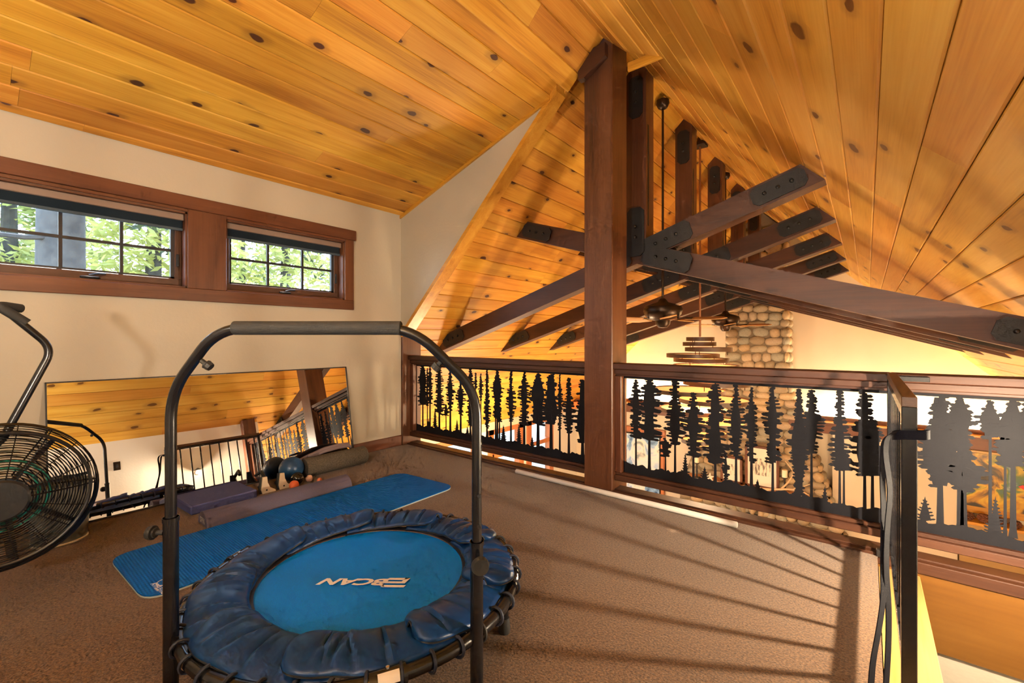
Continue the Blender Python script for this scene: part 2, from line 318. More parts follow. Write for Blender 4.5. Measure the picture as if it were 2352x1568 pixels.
# ---- ceilings: slab + one object per board
def plank_mesh(w_, L_, t=.018, c=.0058, g=.0016):
    pr = [(g, 0), (w_ - g, 0), (w_ - g, t - c), (w_ - g - c, t), (g + c, t), (g, t - c)]
    return MB().prism(pr, (0, 0, 0), X3, Z3, Y3, L_)
def boards(parent, o, d, L_, wrow, yr, mat, minl=1.4, maxl=3.4):
    """rows of boards stepping along d from o; yr(row)->(y0,y1); face towards d x Y"""
    d = Vector(d).normalized(); n = d.cross(Y3); rot = Matrix((d, Y3, n)).transposed().to_euler()
    k = 0; s_ = 0.0
    while s_ < L_ - .004:
        ww = min(wrow, L_ - s_); y0, y1 = yr(k); y = y0
        first = True
        while y < y1 - .01:
            l = random.uniform(minl, maxl) * (random.uniform(.3, 1) if first else 1); first = False
            if y1 - y - l < .5: l = y1 - y
            me = plank_mesh(ww, l - .001).mesh('board')
            link('board', me, mat, parent, Vector(o) + d * s_ + Y3 * y, rot); y += l
        s_ += wrow; k += 1
T = .13
cd = struct(MB().prism([(XW - .3, zd(XW - .3)), (XA, zd(XA)), (XA, zd(XA) + T + .1), (XW - .3, zd(XW - .3) + T)], (0, YB - .1, 0), X3, Z3, Y3, YW - YB + .1 + .1).build('ceiling', M['pine_y']), 'knotty pine board ceiling sloping down to the window wall', 'ceiling')
dd = Vector((XW - XA, 0, ZD - ZA)); boards(cd, (XA, 0, ZA), dd, dd.length, .158, lambda k: (YB, YW), M['board'])
cl = struct(MB().prism([(XE - .2, zl(XE - .2)), (XR, ZR), (XR, ZR + T * 1.4), (XE - .2, zl(XE - .2) + T * 1.4)], (0, YW + .05, 0), X3, Z3, Y3, YF - YW + .05).build('ceiling', M['pine_y']), 'steep pine board ceiling of the great room on the window side', 'ceiling')
boards(cl, (XR, 0, ZR), (-1, 0, -MS), (XR - XE) * math.hypot(1, MS), .165, lambda k: (YW + .10, YF), M['board'], 1.8, 4.2)
c2 = struct(MB().prism([(XA, ZA), (XR, ZR), (XR, ZR + T * 1.4), (XA, ZA + T * 1.4)], (0, YB - .1, 0), X3, Z3, Y3, YW - YB + .1).build('ceiling', M['pine_y']))
cr = MB(); cr.prism([(XR, ZR), (XE2 + .2, zl(XE2 + .2)), (XE2 + .2, zl(XE2 + .2) + T * 1.4), (XR, ZR + T * 1.4)], (0, YW, 0), X3, Z3, Y3, YF - YW + .1)
cr.prism([(XR, ZR), (XK + .2, zl(XK + .2)), (XK + .2, zl(XK + .2) + T * 1.4), (XR, ZR + T * 1.4)], (0, YB - .1, 0), X3, Z3, Y3, YW - YB + .1)
cr = struct(cr.build('ceiling', M['pine_y']), 'wide pine board ceiling sloping down over the stairwell', 'ceiling')
nr = int(math.ceil((XE2 - XR) * math.hypot(1, MS) / .165))
o_r = Vector((XR, 0, ZR)) + Vector((1, 0, -MS)).normalized() * (nr * .165)
boards(cr, o_r, (-1, 0, MS), nr * .165, .165, lambda k: ((YB if o_r.x - (k + .6) * .1177 < XK else YW + .02), YF), M['board_r'], 1.6, 3.8)

# boxed-down strip along the ridge inside the loft
ZB = ZR - .125; XB0, XB1 = -1.80, -1.295
bx_l = Vector((XB0, 0, ZB - MS * (XR - XB0))); bx_r = Vector((XB1, 0, ZB - MS * (XB1 - XR))); bx_f = Vector((-1.07, 0, zl(-1.07) - .022))
rb = MB().prism([(XB0, bx_l.z + .016), (XR, ZB + .016), (XB1, bx_r.z + .016), (-1.07, bx_f.z + .01), (-1.07, zl(-1.07)), (XR, ZR), (XB0, zl(XB0))], (0, YB, 0), X3, Z3, Y3, 2.90 - YB)
rb = struct(rb.build('trim_1', M['pine_x']), 'boxed pine strip running along the ridge above the loft', 'trim')
dl = Vector((XB0, 0, bx_l.z)) - Vector((XR, 0, ZB)); boards(rb, (XR, 0, ZB + .016), dl, dl.length, .146, lambda k: (YB, 2.905), M['board'], 1.0, 2.2)
du = Vector((XR, 0, ZB)) - bx_r; boards(rb, bx_r + Vector((0, 0, .016)), du, du.length, .137, lambda k: (YB, 2.905), M['board_r'], 1.0, 2.2)
df = bx_r - bx_f; boards(rb, bx_f + Vector((0, 0, .016)), df, df.length, .12, lambda k: (YB, 2.905), M['board_r'], 1.0, 2.2)
MB().bbox((XB1 - .01, 2.905, bx_f.z - .012), (-1.05, 2.925, bx_f.z + .05), .003).build('end_trim', M['pine_x'], rb)
# thin trims: dormer ceiling against the wing wall, roof edge below the wing wall
t2 = MB().prism([(XW, zd(XW) - .045), (XW, zd(XW) - .018), (XA, ZA - .018), (XA, ZA - .045)], (0, YW - .018, 0), X3, Z3, Y3, .02)
struct(t2.build('trim_2', M['pine_x']), 'thin pine trim between dormer ceiling and wing wall', 'trim')
t3 = MB().prism([(XW + .02, zl(XW + .02)), (XA + .06, zl(XA + .06)), (XA + .06, zl(XA + .06) - .052), (XW + .02, zl(XW + .02) - .052)], (0, YW - .012, 0), X3, Z3, Y3, .13)
struct(t3.build('trim_3', M['pine_x']), 'slanting pine edge trim below the triangular wing wall', 'trim')
struct(MB().bbox((XW, YB, 0), (XW + .018, YW, .105), .004).build('baseboard_left', M['trim_y']), 'stained wood baseboard along the window wall', 'baseboard')
# jamb post at the wing wall, knee wall post
jm = MB().bbox((XW, YW, -.02), (XW + .03, YW + .24, zl(XW) + .02), .003)
struct(jm.build('trim_4', M['fir_z']), 'stained wood jamb where the tree railing meets the wall', 'trim')
struct(MB().bbox((XK - .11, YW + .03, -.02), (XK, YW + .22, zl(XK) + .02), .004).build('trim_5', M['fir_z']), 'stained wood post at the knee wall', 'trim')
# wood curb under the railings, fascia of the loft edge, stairwell linings
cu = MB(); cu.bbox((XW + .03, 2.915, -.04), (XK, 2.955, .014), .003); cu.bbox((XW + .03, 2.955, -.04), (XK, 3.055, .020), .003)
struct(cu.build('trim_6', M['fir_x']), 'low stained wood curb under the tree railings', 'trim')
struct(MB().box((.04, 2.925, -.40), (XK, 2.98, -.035)).build('trim_7', M['ply']), 'honey coloured plywood panel below the railing in the stairwell', 'panel')
struct(MB().box((.04, 2.94, ZG), (XK, 3.0, -.40)).build('wall_stair_end', M['wall']))
lg = MB(); lg.bbox((.038, 1.25, -.075), (.20, 2.925, -.055), .003); lg.box((.02, 1.25, -.30), (.045, 2.92, -.055))
struct(lg.build('trim_8', wood('pale_stair_pine', (.34,.17,.04), (.40,.22,.06), (.46,.27,.09), 'Y', .4, var=.02)), 'pale wooden ledge along the stair opening', 'ledge')
struct(MB().box((.04, 1.15, ZG), (XK, 1.25, -.30)).build('wall_stair_start', M['white_wall']))
# big ridge post with cap block
pt = thing('timber_post', 'tall square stained timber post standing in the middle of the railing', 'post', (-1.54, 3.04, 0))
MB().bbox((-1.655, 2.917, -.05), (-1.425, 3.163, 3.40), .006).build('shaft', M['fir_z'], pt)
cb = MB(); cb.prism([(-1.68, 3.03), (-1.68, 3.15), (-1.60, 3.215), (-1.46, 3.225), (-1.46, 3.13), (-1.63, 3.03)], (0, 2.870, 0), X3, Z3, Y3, .052)
cb.build('cap_block', M['fir_x'], pt)

# ------------------------------------------------------------------ dormer windows
XS = XW - .10
M['sash'] = plain('sash_brown', (.085,.035,.018), .4)
M['clad'] = plain('dark_cladding', (.030,.030,.034), .35)
M['blind'] = plain('charcoal_blind', (.050,.075,.105), .8, bump=.1, bscale=400)
M['blindrail'] = plain('taupe_headrail', (.24,.17,.14), .45)
def dormer_window(n, y0, y1, label):
    o = struct(thing('window_%d' % n, label, 'window', (XW, (y0 + y1) / 2, OZ0)))
    # reveal boards
    for nm, a, b in (('reveal', (XS - .02, y0, OZ0), (XW, y0 + .012, OZ1)), ('reveal', (XS - .02, y1 - .012, OZ0), (XW, y1, OZ1)), ('reveal', (XS - .02, y0, OZ0), (XW, y1, OZ0 + .012)), ('reveal', (XS - .02, y0, OZ1 - .012), (XW, y1, OZ1))):
        MB().box(a, b).build(nm, M['trim_z'] if a[2] + .1 < b[2] else M['trim_y'], o)
    a0, a1, b0, b1 = y0 + .012, y1 - .012, OZ0 + .012, OZ1 - .012
    f = MB(); fw = .042                                            # sash frame
    f.bbox((XS - .02, a0, b0), (XS + .02, a0 + fw, b1)); f.bbox((XS - .02, a1 - fw, b0), (XS + .02, a1, b1)); f.bbox((XS - .02, a0, b0), (XS + .021, a1, b0 + .058)); f.bbox((XS - .02, a0, b1 - fw), (XS + .02, a1, b1))
    fr = f.build('sash', M['sash'], o)
    g0, g1, h0, h1 = a0 + fw, a1 - fw, b0 + .058, b1 - fw
    c = MB(); c.box((XS - .018, g0, h0), (XS + .012, g0 + .014, h1)); c.box((XS - .018, g1 - .022, h0), (XS + .012, g1, h1)); c.box((XS - .018, g0, h0), (XS + .012, g1, h0 + .012)); c.build('glazing_bead', M['clad'], o)
    pw = (g1 - g0) / 3; hm = 1.735
    for k in (1, 2): MB().box((XS - .010, g0 + pw * k - .009, h0), (XS + .008, g0 + pw * k + .009, h1)).build('muntin', M['clad'], o)
    MB().box((XS - .011, g0, hm - .009), (XS + .009, g1, hm + .009)).build('muntin', M['clad'], o)
    for k in range(3):
        for z0, z1 in ((h0, hm - .009), (hm + .009, h1)):
            MB().add([(XS, g0 + pw * k + .009, z0), (XS, g0 + pw * (k + 1) - .009, z0), (XS, g0 + pw * (k + 1) - .009, z1), (XS, g0 + pw * k + .009, z1)], [(0, 1, 2, 3)]).build('glass_pane', M['glass'], o)
    # pleated blind drawn partly down
    bl = MB(); zt, zb = OZ1 - .055, 1.895; n_ = 9
    pts = []
    for k in range(n_ * 2 + 1): pts.append((XS + .045 + (.014 if k % 2 else -.004), zt - (zt - zb) * k / (n_ * 2)))
    for p in range(len(pts) - 1):
        bl.add([(pts[p][0], a0 + .004, pts[p][1]), (pts[p][0], a1 - .004, pts[p][1]), (pts[p+1][0], a1 - .004, pts[p+1][1]), (pts[p+1][0], a0 + .004, pts[p+1][1])], [(0, 1, 2, 3)])
    bl.box((XS + .036, a0 + .004, zb - .016), (XS + .058, a1 - .004, zb)).box((XS + .030, a0 + .006, zb), (XS + .036, a1 - .006, zt))
    bd = bl.build('pleated_blind', M['blind'], o)
    MB().bbox((XS + .025, a0, OZ1 - .058), (XS + .075, a1, OZ1 - .013), .004).build('head_rail', M['blindrail'], o)
    # crank and latch
    ym = (g0 + g1) / 2
    ck = MB(); ck.bbox((XS + .02, ym - .06, b0 + .012), (XS + .04, ym + .03, b0 + .026), .004); ck.tube([(XS + .045, ym - .02, b0 + .03), (XS + .05, ym + .02, b0 + .042), (XS + .05, ym + .06, b0 + .044)], .006, 6)
    ck.build('crank_handle', M['iron'], o, True)
    MB().bbox((XS + .02, a1 - .034, 1.62), (XS + .034, a1 - .018, 1.71), .003).build('latch', M['iron'], o)
    return o
dormer_window(1, *WO[0], 'wider looking small window nearest the fan bike with a tree trunk outside')
dormer_window(2, *WO[1], 'small six-pane window nearest the corner with pleated blind')
cs = MB(); XC = XW + .022
tw = struct(thing('trim_9', 'stained wood casing boards around both small windows', 'trim', (XW, 1.1, 1.37)))
MB().bbox((XW, -.09, OZ1 + .022), (XC + .006, 2.328, 2.122), .003).build('head_casing', M['trim_y'], tw)
MB().bbox((XW, -.06, 1.376), (XC, 2.306, OZ0), .003).build('bottom_casing', M['trim_y'], tw)
for y0, y1 in ((-.06, .033), (1.003, 1.245), (2.217, 2.306)): MB().bbox((XW, y0, OZ0), (XC - .001, y1, OZ1 + .022), .003).build('side_casing', M['trim_z'], tw)
for y0, y1 in WO: MB().bbox((XW, y0, OZ1), (XC - .002, y1, OZ1 + .022), .003).build('head_fillet', M['trim_y'], tw)

# great-room windows
OR = wood('orange_fir', (.28,.075,.02), (.42,.13,.035), (.52,.19,.06), 'Z', .4, var=.04)
M['orange'] = OR
for i, (y0, y1) in enumerate(GW):
    o = struct(thing('window_%d' % (i + 3), ('tall daylit window of the great room nearest the loft', 'middle tall daylit window of the great room', 'tall daylit window of the great room nearest the far wall')[i], 'window', (XE, (y0 + y1) / 2, GZ0)))
    for a, b in (((y0 - .10, GZ0), (y0 + .05, GZ1 + .1)), ((y1 - .05, GZ0), (y1 + .10, GZ1 + .1)), ((y0 - .1, GZ1 - .05), (y1 + .1, GZ1 + .10)), ((y0, GZ0), (y1, GZ0 + .07)), ((y0, -1.12), (y1, -1.03))):
        MB().bbox((XE - .10, a[0], a[1]), (XE + .03, b[0], b[1]), .004).build('frame_bar', OR, o)
    for z0, z1 in ((GZ0 + .07, -1.12), (-1.03, GZ1 - .05)):
        MB().add([(XE - .06, y0 + .05, z0), (XE - .06, y1 - .05, z0), (XE - .06, y1 - .05, z1), (XE - .06, y0 + .05, z1)], [(0, 1, 2, 3)]).build('glass_pane', M['glass'], o)
struct(MB().box((XE, YW + .1, zl(XE) - .12), (XE + .05, YF, zl(XE) + .04)).build('trim_10', plain('pale_beam', (.62, .50, .36), .6)), 'pale trim beam along the low eave of the great room', 'trim')
# ------------------------------------------------------------------ tree railings
YP = 3.0
M['panel'] = plain('blackened_steel_sheet', (.010,.010,.013), .62, spec=.11, metal=.0, bump=.06, bscale=160)
LIM = [-9, 9]
def lobe(mb, x, z, dx, dz, r):
    """rounded flat branch lobe from (x,z) to (x+dx,z+dz)"""
    nx_ = min(max(x + dx, LIM[0] + r), LIM[1] - r); dx = nx_ - x
    if abs(dx) < .003: return
    L_ = math.hypot(dx, dz); ux, uz = dx / L_, dz / L_; px_, pz = -uz, ux; pts = []
    for s_, k in ((0, r * 1.15), (.55, r * .8), (.9, r * .85)): pts.append((x + ux * L_ * s_ + px_ * k, z + uz * L_ * s_ + pz * k))
    pts.append((x + ux * (L_ + r * .5), z + uz * (L_ + r * .5)))
    for s_, k in ((.9, r * .85), (.55, r * .8), (0, r * 1.15)): pts.append((x + ux * L_ * s_ - px_ * k, z + uz * L_ * s_ - pz * k))
    k = random.uniform(0, .0008); mb.prism(pts, (0, YP - .0016 - k, 0), X3, Z3, Y3, .0032 + 2 * k)
def tree_silhouette(parent, u, vt, vb, hw, vg, tw=5, style='open'):
    """u centre, vt tip, vb crown bottom, hw crown half width, vg foot: all read off on the panel plane"""
    a = at('Y', YP, u, vt); b = at('Y', YP, u, vb); g = at('Y', YP, u, vg); k = (at('Y', YP, u + 10, vt).x - a.x) / 10
    x, zt, zb, zg = a.x, a.z, b.z, g.z; w = hw * k * 1.15; t = tw * k; mb = MB(); rnd = random.Random(int(u * 13 + vt))
    mb.prism([(x - t * .8, zg - .02), (x - t * .55, zg + .03), (x - t * .42, zb), (x - t * .18, zt + (zb - zt) * .25), (x, zt), (x + t * .18, zt + (zb - zt) * .25), (x + t * .42, zb), (x + t * .55, zg + .03), (x + t * .8, zg - .02)], (0, YP - .0015, 0), X3, Z3, Y3, .003)
    H = zt - zb
    if style == 'spruce':                                          # small conifer, branches upswept
        n = max(4, int(H / .016))
        for i in range(n):
            f = (i + .6) / n; z = zt - H * f; ww = w * (.12 + .88 * f) * rnd.uniform(.8, 1.1)
            for sgn in (-1, 1): lobe(mb, x - sgn * t * .3, z - .010, sgn * ww, rnd.uniform(.0, .35) * ww + .004, .0042)
        mb.prism([(x, zt + .006), (x - w * .5, zb), (x + w * .5, zb)], (0, YP - .0012, 0), X3, Z3, Y3, .0024)
    else:
        n = max(6, int(H / .0175)); cl_ = rnd.uniform(0, 6)
        core = []
        for i in range(n):
            f = (i + .5) / n; z = zt - H * f
            env = (.30 + .70 * min(1, f * 2.2)) * (1 - .35 * max(0, f - .75) / .25) * (.92 + .22 * math.sin(f * 9 + cl_))
            if style == 'dense': env *= 1.05
            core.append((z, w * env * (.72 if style == 'dense' else .50)))
            for sgn in (-1, 1):
                if rnd.random() < .10: continue
                ww = w * env * rnd.uniform(.75, 1.30); r = rnd.uniform(.0055, .0100) * (1 + hw / 90)
                lobe(mb, x - sgn * t * .2, z + rnd.uniform(-.005, .005), sgn * max(ww, .008), rnd.uniform(-.22, .20) * ww, r)
        pl = [(max(x - c_, LIM[0]), z) for z, c_ in core] + [(min(x + c_ * .9, LIM[1]), z) for z, c_ in reversed(core)]
        mb.prism(pl, (0, YP - .0013, 0), X3, Z3, Y3, .0026)
    mb.build('tree_silhouette', M['panel'], parent)
def railing(label, xa, xb, trees, gnd, sa=True, sb=True):
    o = thing('tree_railing', label, 'railing', ((xa + xb) / 2, YP, 0), 'stained wood railings with black tree cut-outs')
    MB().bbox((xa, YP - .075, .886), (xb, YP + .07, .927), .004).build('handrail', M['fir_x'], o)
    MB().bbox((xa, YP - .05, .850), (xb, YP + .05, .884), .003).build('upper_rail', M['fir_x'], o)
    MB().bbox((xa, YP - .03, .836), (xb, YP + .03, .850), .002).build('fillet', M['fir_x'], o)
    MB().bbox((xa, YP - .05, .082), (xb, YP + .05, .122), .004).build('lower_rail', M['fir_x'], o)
    MB().bbox((xa, YP - .03, .122), (xb, YP + .03, .142), .003).build('fillet', M['fir_x'], o)
    ia, ib = xa, xb
    if sa: MB().bbox((xa, YP - .045, .142), (xa + .05, YP + .045, .836), .003).build('stile', M['fir_z'], o); ia = xa + .05
    if sb: MB().bbox((xb - .05, YP - .045, .142), (xb, YP + .045, .836), .003).build('stile', M['fir_z'], o); ib = xb - .05
    # metal sheet: top strip and bumpy ground
    pb = MB(); pb.box((ia, YP - .0025, .819), (ib, YP + .0025, .840)); pb.box((ia, YP - .0025, .142), (ia + .006, YP + .0025, .84)); pb.box((ib - .006, YP - .0025, .142), (ib, YP + .0025, .84))
    n = int((ib - ia) / .014); top = []; rnd = random.Random(int(xa * 100))
    for i in range(n + 1):
        x = ia + (ib - ia) * i / n; top.append((x, gnd(x) + .012 * math.sin(x * 31) * math.sin(x * 13 + 1) + rnd.uniform(-.006, .008)))
    for i in range(n): pb.prism([(top[i][0], .142), (top[i + 1][0], .142), top[i + 1], top[i]], (0, YP - .0025, 0), X3, Z3, Y3, .005)
    ps = pb.build('steel_sheet', M['panel'], o)
    LIM[:] = [ia, ib]
    for t in trees: tree_silhouette(ps, *t)
    return o
def Z4(l): return [(880 + a / 3.563, 680 + b / 3.563, 680 + c / 3.563, d / 3.563, 680 + e / 3.563, *r) for a, b, c, d, e, *r in l]
def Z5(l): return [(1400 + a / 2.4706, 780 + b / 2.4706, 780 + c / 2.4706, d / 2.4706, 780 + e / 2.4706, *r) for a, b, c, d, e, *r in l]
T1 = Z4([(325,560,890,36,1085,3,'dense'),(362,590,900,12,1080,2),(384,570,880,22,1085,3),(460,575,960,36,1095,4),(515,880,975,24,1105,2),(550,585,930,30,1115,4),(425,910,1070,22,1085,2,'spruce'),
  (372,1005,1065,18,1080,2,'spruce'),(635,680,970,34,1125,4),(605,1010,1120,24,1125,2,'spruce'),(715,590,1060,30,1140,4),(690,1066,1140,22,1140,2,'spruce'),(757,625,760,12,1145,2),(800,628,860,16,1150,2),(850,598,1080,24,1165,4),
  (935,600,930,38,1180,4,'dense'),(952,900,1030,20,1180,3),(920,880,1000,18,1180,3),(985,1058,1190,34,1195,2,'spruce'),(1046,612,1030,30,1215,4),(1155,620,1060,44,1235,5),(1112,1045,1200,28,1225,2,'spruce'),
  (1268,625,1050,62,1260,7,'dense'),(1220,1150,1250,30,1250,2,'spruce'),(1375,636,1050,60,1280,7,'dense'),(1446,640,1100,22,1290,4),(1520,662,1130,40,1300,5),(1632,685,1200,70,1325,7)])
g1 = lambda x: .205
railing('stained wood railing with black tree cut-outs between the wall and the post', XW + .03, -1.655, T1, g1, True, False)
T2 = Z5([(150,222,560,34,735,4),(226,205,570,62,740,6),(318,560,662,34,760,3),(372,230,600,46,785,5),(476,300,665,50,800,5),(430,645,780,28,795,3,'spruce'),(600,250,705,62,815,6),(540,722,810,36,812,3,'spruce'),
  (660,640,830,16,830,2),(718,258,672,46,845,6),(805,264,700,34,860,7),(926,270,705,46,875,6),(840,795,862,34,865,3,'spruce'),(1076,278,880,44,900,7,'dense'),(1146,284,645,54,905,6),(1060,850,905,62,905,4,'spruce'),
  (1222,835,925,30,930,3,'spruce'),(1306,288,745,44,945,6),(1330,620,745,55,945,5),(1448,292,770,72,985,8),(1492,450,775,60,990,8,'dense')])
g2 = lambda x: .205
railing('stained wood railing with black tree cut-outs between the post and the gate', -1.425, .095, T2, g2, True, False)
T3 = Z5([(1876,318,835,104,1070,16,'dense'),(1990,322,640,78,1080,15,'dense'),(2010,620,860,110,1080,15,'dense'),(1790,895,1020,62,1030,4,'spruce'),(2160,343,560,62,1090,8,'dense'),(2245,500,700,66,1095,7),(2290,335,720,100,1100,14,'dense'),(2190,895,1095,62,1095,4,'spruce'),(2480,340,760,80,1120,10)])
railing('stained wood railing with the largest black tree cut-outs right of the gate', .095, XK - .11, T3, lambda x: .20, False, True)

# ------------------------------------------------------------------ scissor trusses
def bolt(mb, p, r=.014): mb.lathe([(r, 0), (r, .006), (r * .55, .014), (.0, .016)], p, (0, -1, 0), 8)
def plate_pts(L_, h, c=.03): return [(-L_, -h + c), (-L_ + c, -h), (L_ - c, -h), (L_, -h + c), (L_, h - c), (L_ - c, h), (-L_ + c, h), (-L_, h - c)]
CS, CH, ZC, TK = .32, .088, 1.815, .135                       # chord slope, half height (vertical), crossing height, thickness
def chord_poly(sg):
    lo = lambda x: ZC + sg * CS * (x - XR) - CH; hi = lambda x: ZC + sg * CS * (x - XR) + CH
    def meet(fz, side):                                        # where the edge meets the roof
        x = XR
        for _ in range(60): x = XR + side * (ZR - .02 - fz(x)) / MS if False else x + .5 * ((XR + side * (ZR - .02 - fz(x)) / MS) - x)
        return x
    a, b, c, d = meet(lo, -1), meet(lo, 1), meet(hi, 1), meet(hi, -1)
    return [(a, lo(a)), (b, lo(b)), (c, hi(c)), (d, hi(d))]
def truss(y, label):
    o = thing('scissor_truss', label, 'truss', (XR, y, ZC), 'scissor trusses of the great room')
    for sg, dy in ((1, .0), (-1, .012)):
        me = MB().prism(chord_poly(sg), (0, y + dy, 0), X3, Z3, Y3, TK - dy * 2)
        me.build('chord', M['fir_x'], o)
    MB().prism([(XR - .085, ZC), (XR + .085, ZC), (XR + .085, ZR - .02 - MS * .085), (XR, ZR - .022), (XR - .085, ZR - .02 - MS * .085)], (0, y - .012, 0), X3, Z3, Y3, .16).build('king_post', M['fir_z'], o)
    MB().bbox((XR + .0855, y + .02, ZC + .22), (XR + .0865, y + .05, ZR - .55), .0004).build('post_slot', M['iron'], o)
    yp = y - .014
    def plate(cx, cz, ang, L_, h, n, nm='plate'):
        ux = Vector((math.cos(ang), 0, math.sin(ang))); uz = Vector((-math.sin(ang), 0, math.cos(ang))); p0 = Vector((cx, yp, cz))
        pl = MB().prism(plate_pts(L_, h), p0, ux, uz, Y3, .010).build(nm, M['iron'], o)
        b = MB()
        for i in range(n): bolt(b, p0 + ux * ((i - (n - 1) / 2) * min(.085, L_ * 1.1)))
        b.build('bolts', M['iron'], pl)
    a = math.atan(CS); ca = math.cos(a)
    for sg in (1, -1):
        P_ = chord_poly(sg)
        mL = ((P_[0][0] + P_[3][0]) / 2, (P_[0][1] + P_[3][1]) / 2); mR = ((P_[1][0] + P_[2][0]) / 2, (P_[1][1] + P_[2][1]) / 2)
        plate(mL[0] + .21 * ca, mL[1] + .21 * CS * sg * ca, a * sg, .17, .066, 3)
        plate(mR[0] - .21 * ca, mR[1] - .21 * CS * sg * ca, a * sg, .17, .066, 3)
        yp -= .003
        for sd in (-1, 1): plate(XR + sd * .26 * ca, ZC + sd * sg * CS * .26 * ca, a * sg, .20, .076, 3, 'gusset')
    yp = y - .028
    plate(XR, ZC + .17, R(90), .20, .072, 2, 'gusset'); plate(XR, ZR - .32, R(90), .17, .060, 2)
    return o
TY = [3.50, 4.71, 5.92, 7.13, 8.34]; ON = ['nearest', 'second', 'third', 'fourth', 'farthest']
for y, n in zip(TY, ON): truss(y, ('%s dark timber scissor truss with black bolted plates' % n) + (' right behind the post' if n == 'nearest' else ' counting from the post'))

# ------------------------------------------------------------------ ceiling fans
M['blade'] = wood('fan_blade_maple', (.45,.22,.07), (.56,.30,.11), (.66,.38,.16), 'X', .35, var=.03)
def fan(y, label, a0):
    o = thing('ceiling_fan', label, 'ceiling fan', (XR, y, 1.3), 'bronze ceiling fans')
    c = (XR, y, 0)
    MB().lathe([(.0, 3.345), (.03, 3.345), (.055, 3.33), (.06, 3.30), (.045, 3.265), (.02, 3.25), (.0, 3.25)][::-1], c, seg=20).build('canopy', M['bronze'], o, True)
    MB().tube([(XR, y, 1.46), (XR, y, 3.27)], .011, 8).build('downrod', M['bronze'], o, True)
    MB().lathe([(.0, 1.205), (.04, 1.21), (.065, 1.24), (.07, 1.275), (.125, 1.285), (.165, 1.33), (.178, 1.37), (.165, 1.405), (.10, 1.43), (.05, 1.445), (.025, 1.48), (.0, 1.48)], c, seg=28).build('motor', M['bronze'], o, True)
    for k in range(5):
        a = a0 + 2 * math.pi * k / 5; ux = Vector((math.cos(a), math.sin(a), 0)); uy = Vector((-math.sin(a), math.cos(a), .20)).normalized(); un = ux.cross(uy)
        poly = [(.20, -.045), (.42, -.07), (.50, -.055), (.545, 0), (.50, .055), (.42, .07), (.20, .045)]
        b = MB().prism(poly, Vector((XR, y, 1.285)), ux, uy, un, .007).build('blade', M['blade'], o)
        MB().prism([(.09, -.02), (.16, -.012), (.26, -.035), (.26, .035), (.16, .012), (.09, .02)], Vector((XR, y, 1.293)), ux, uy, un, .006).build('blade_iron', M['bronze'], b)
fan(4.10, 'bronze ceiling fan hanging nearest the railing', R(8)); fan(6.44, 'bronze ceiling fan hanging farther back beside the chimney', R(2))

# ------------------------------------------------------------------ cascading disc chandelier
M['ringband'] = plain('walnut_band', (.085,.045,.026), .45)
M['diff'] = emit('amber_diffuser', (1.0,.52,.17), .9)
YC = 5.28
ch = thing('cascade_chandelier', 'tall chandelier of stacked amber discs with dark bands', 'chandelier', (XR, YC, -.1))
MB().bbox((XR - .07, YC - .07, 3.30), (XR + .07, YC + .07, 3.345), .006).build('canopy', M['bronze'], ch)
MB().tube([(XR, YC, 1.13), (XR, YC, 3.31)], .011, 8).build('stem', plain('copper_stem', (.34,.15,.07), .4, metal=.6), ch, True)
DISC = [(-1.488,1.125,.15),(-1.515,1.068,.18),(-1.385,1.010,.245),(-1.572,.935,.286),(-1.51,.882,.30),(-1.41,.818,.34),(-1.52,.70,.33),(-1.34,.625,.36),(-1.595,.535,.39),(-1.35,.435,.37),(-1.60,.29,.37),(-1.30,.20,.30),(-1.50,.135,.27),(-1.42,.045,.20),(-1.52,-.035,.16),(-1.48,-.10,.12)]
for i, (x, z, r) in enumerate(DISC):
    yy = YC + (.10 if i % 3 == 1 else -.07 if i % 3 == 2 else 0) * (r / .3)
    m = MB(); seg = 40; h = .044
    prof = [(r - .006, 0), (r, 0), (r, -h), (r - .006, -h)]
    for pr, hh in prof:
        for k in range(seg): m.v.append((x + pr * math.cos(2*math.pi*k/seg), yy + pr * math.sin(2*math.pi*k/seg), z + hh))
    for p in range(4):
        for k in range(seg): m.f.append((p*seg+k, p*seg+(k+1)%seg, ((p+1)%4)*seg+(k+1)%seg, ((p+1)%4)*seg+k))
    m.f = [f[::-1] for f in m.f]
    b = m.build('disc_band', M['ringband'], ch, True)
    MB().lathe([(r - .0065, -.034), (r - .0065, -.012)], (x, yy, z), seg=seg).build('diffuser', M['diff'], b)
    if i < len(DISC) - 1:
        z2 = DISC[i + 1][1]
        for a in (.4, 2.6, 4.5): MB().tube([(x + min(r, DISC[i+1][2]) * .8 * math.cos(a), yy + min(r, DISC[i+1][2]) * .8 * math.sin(a), z - h), (x + min(r, DISC[i+1][2]) * .8 * math.cos(a), yy + min(r, DISC[i+1][2]) * .8 * math.sin(a), z2 - .01)], .004, 5).build('pin', M['bronze'], ch)

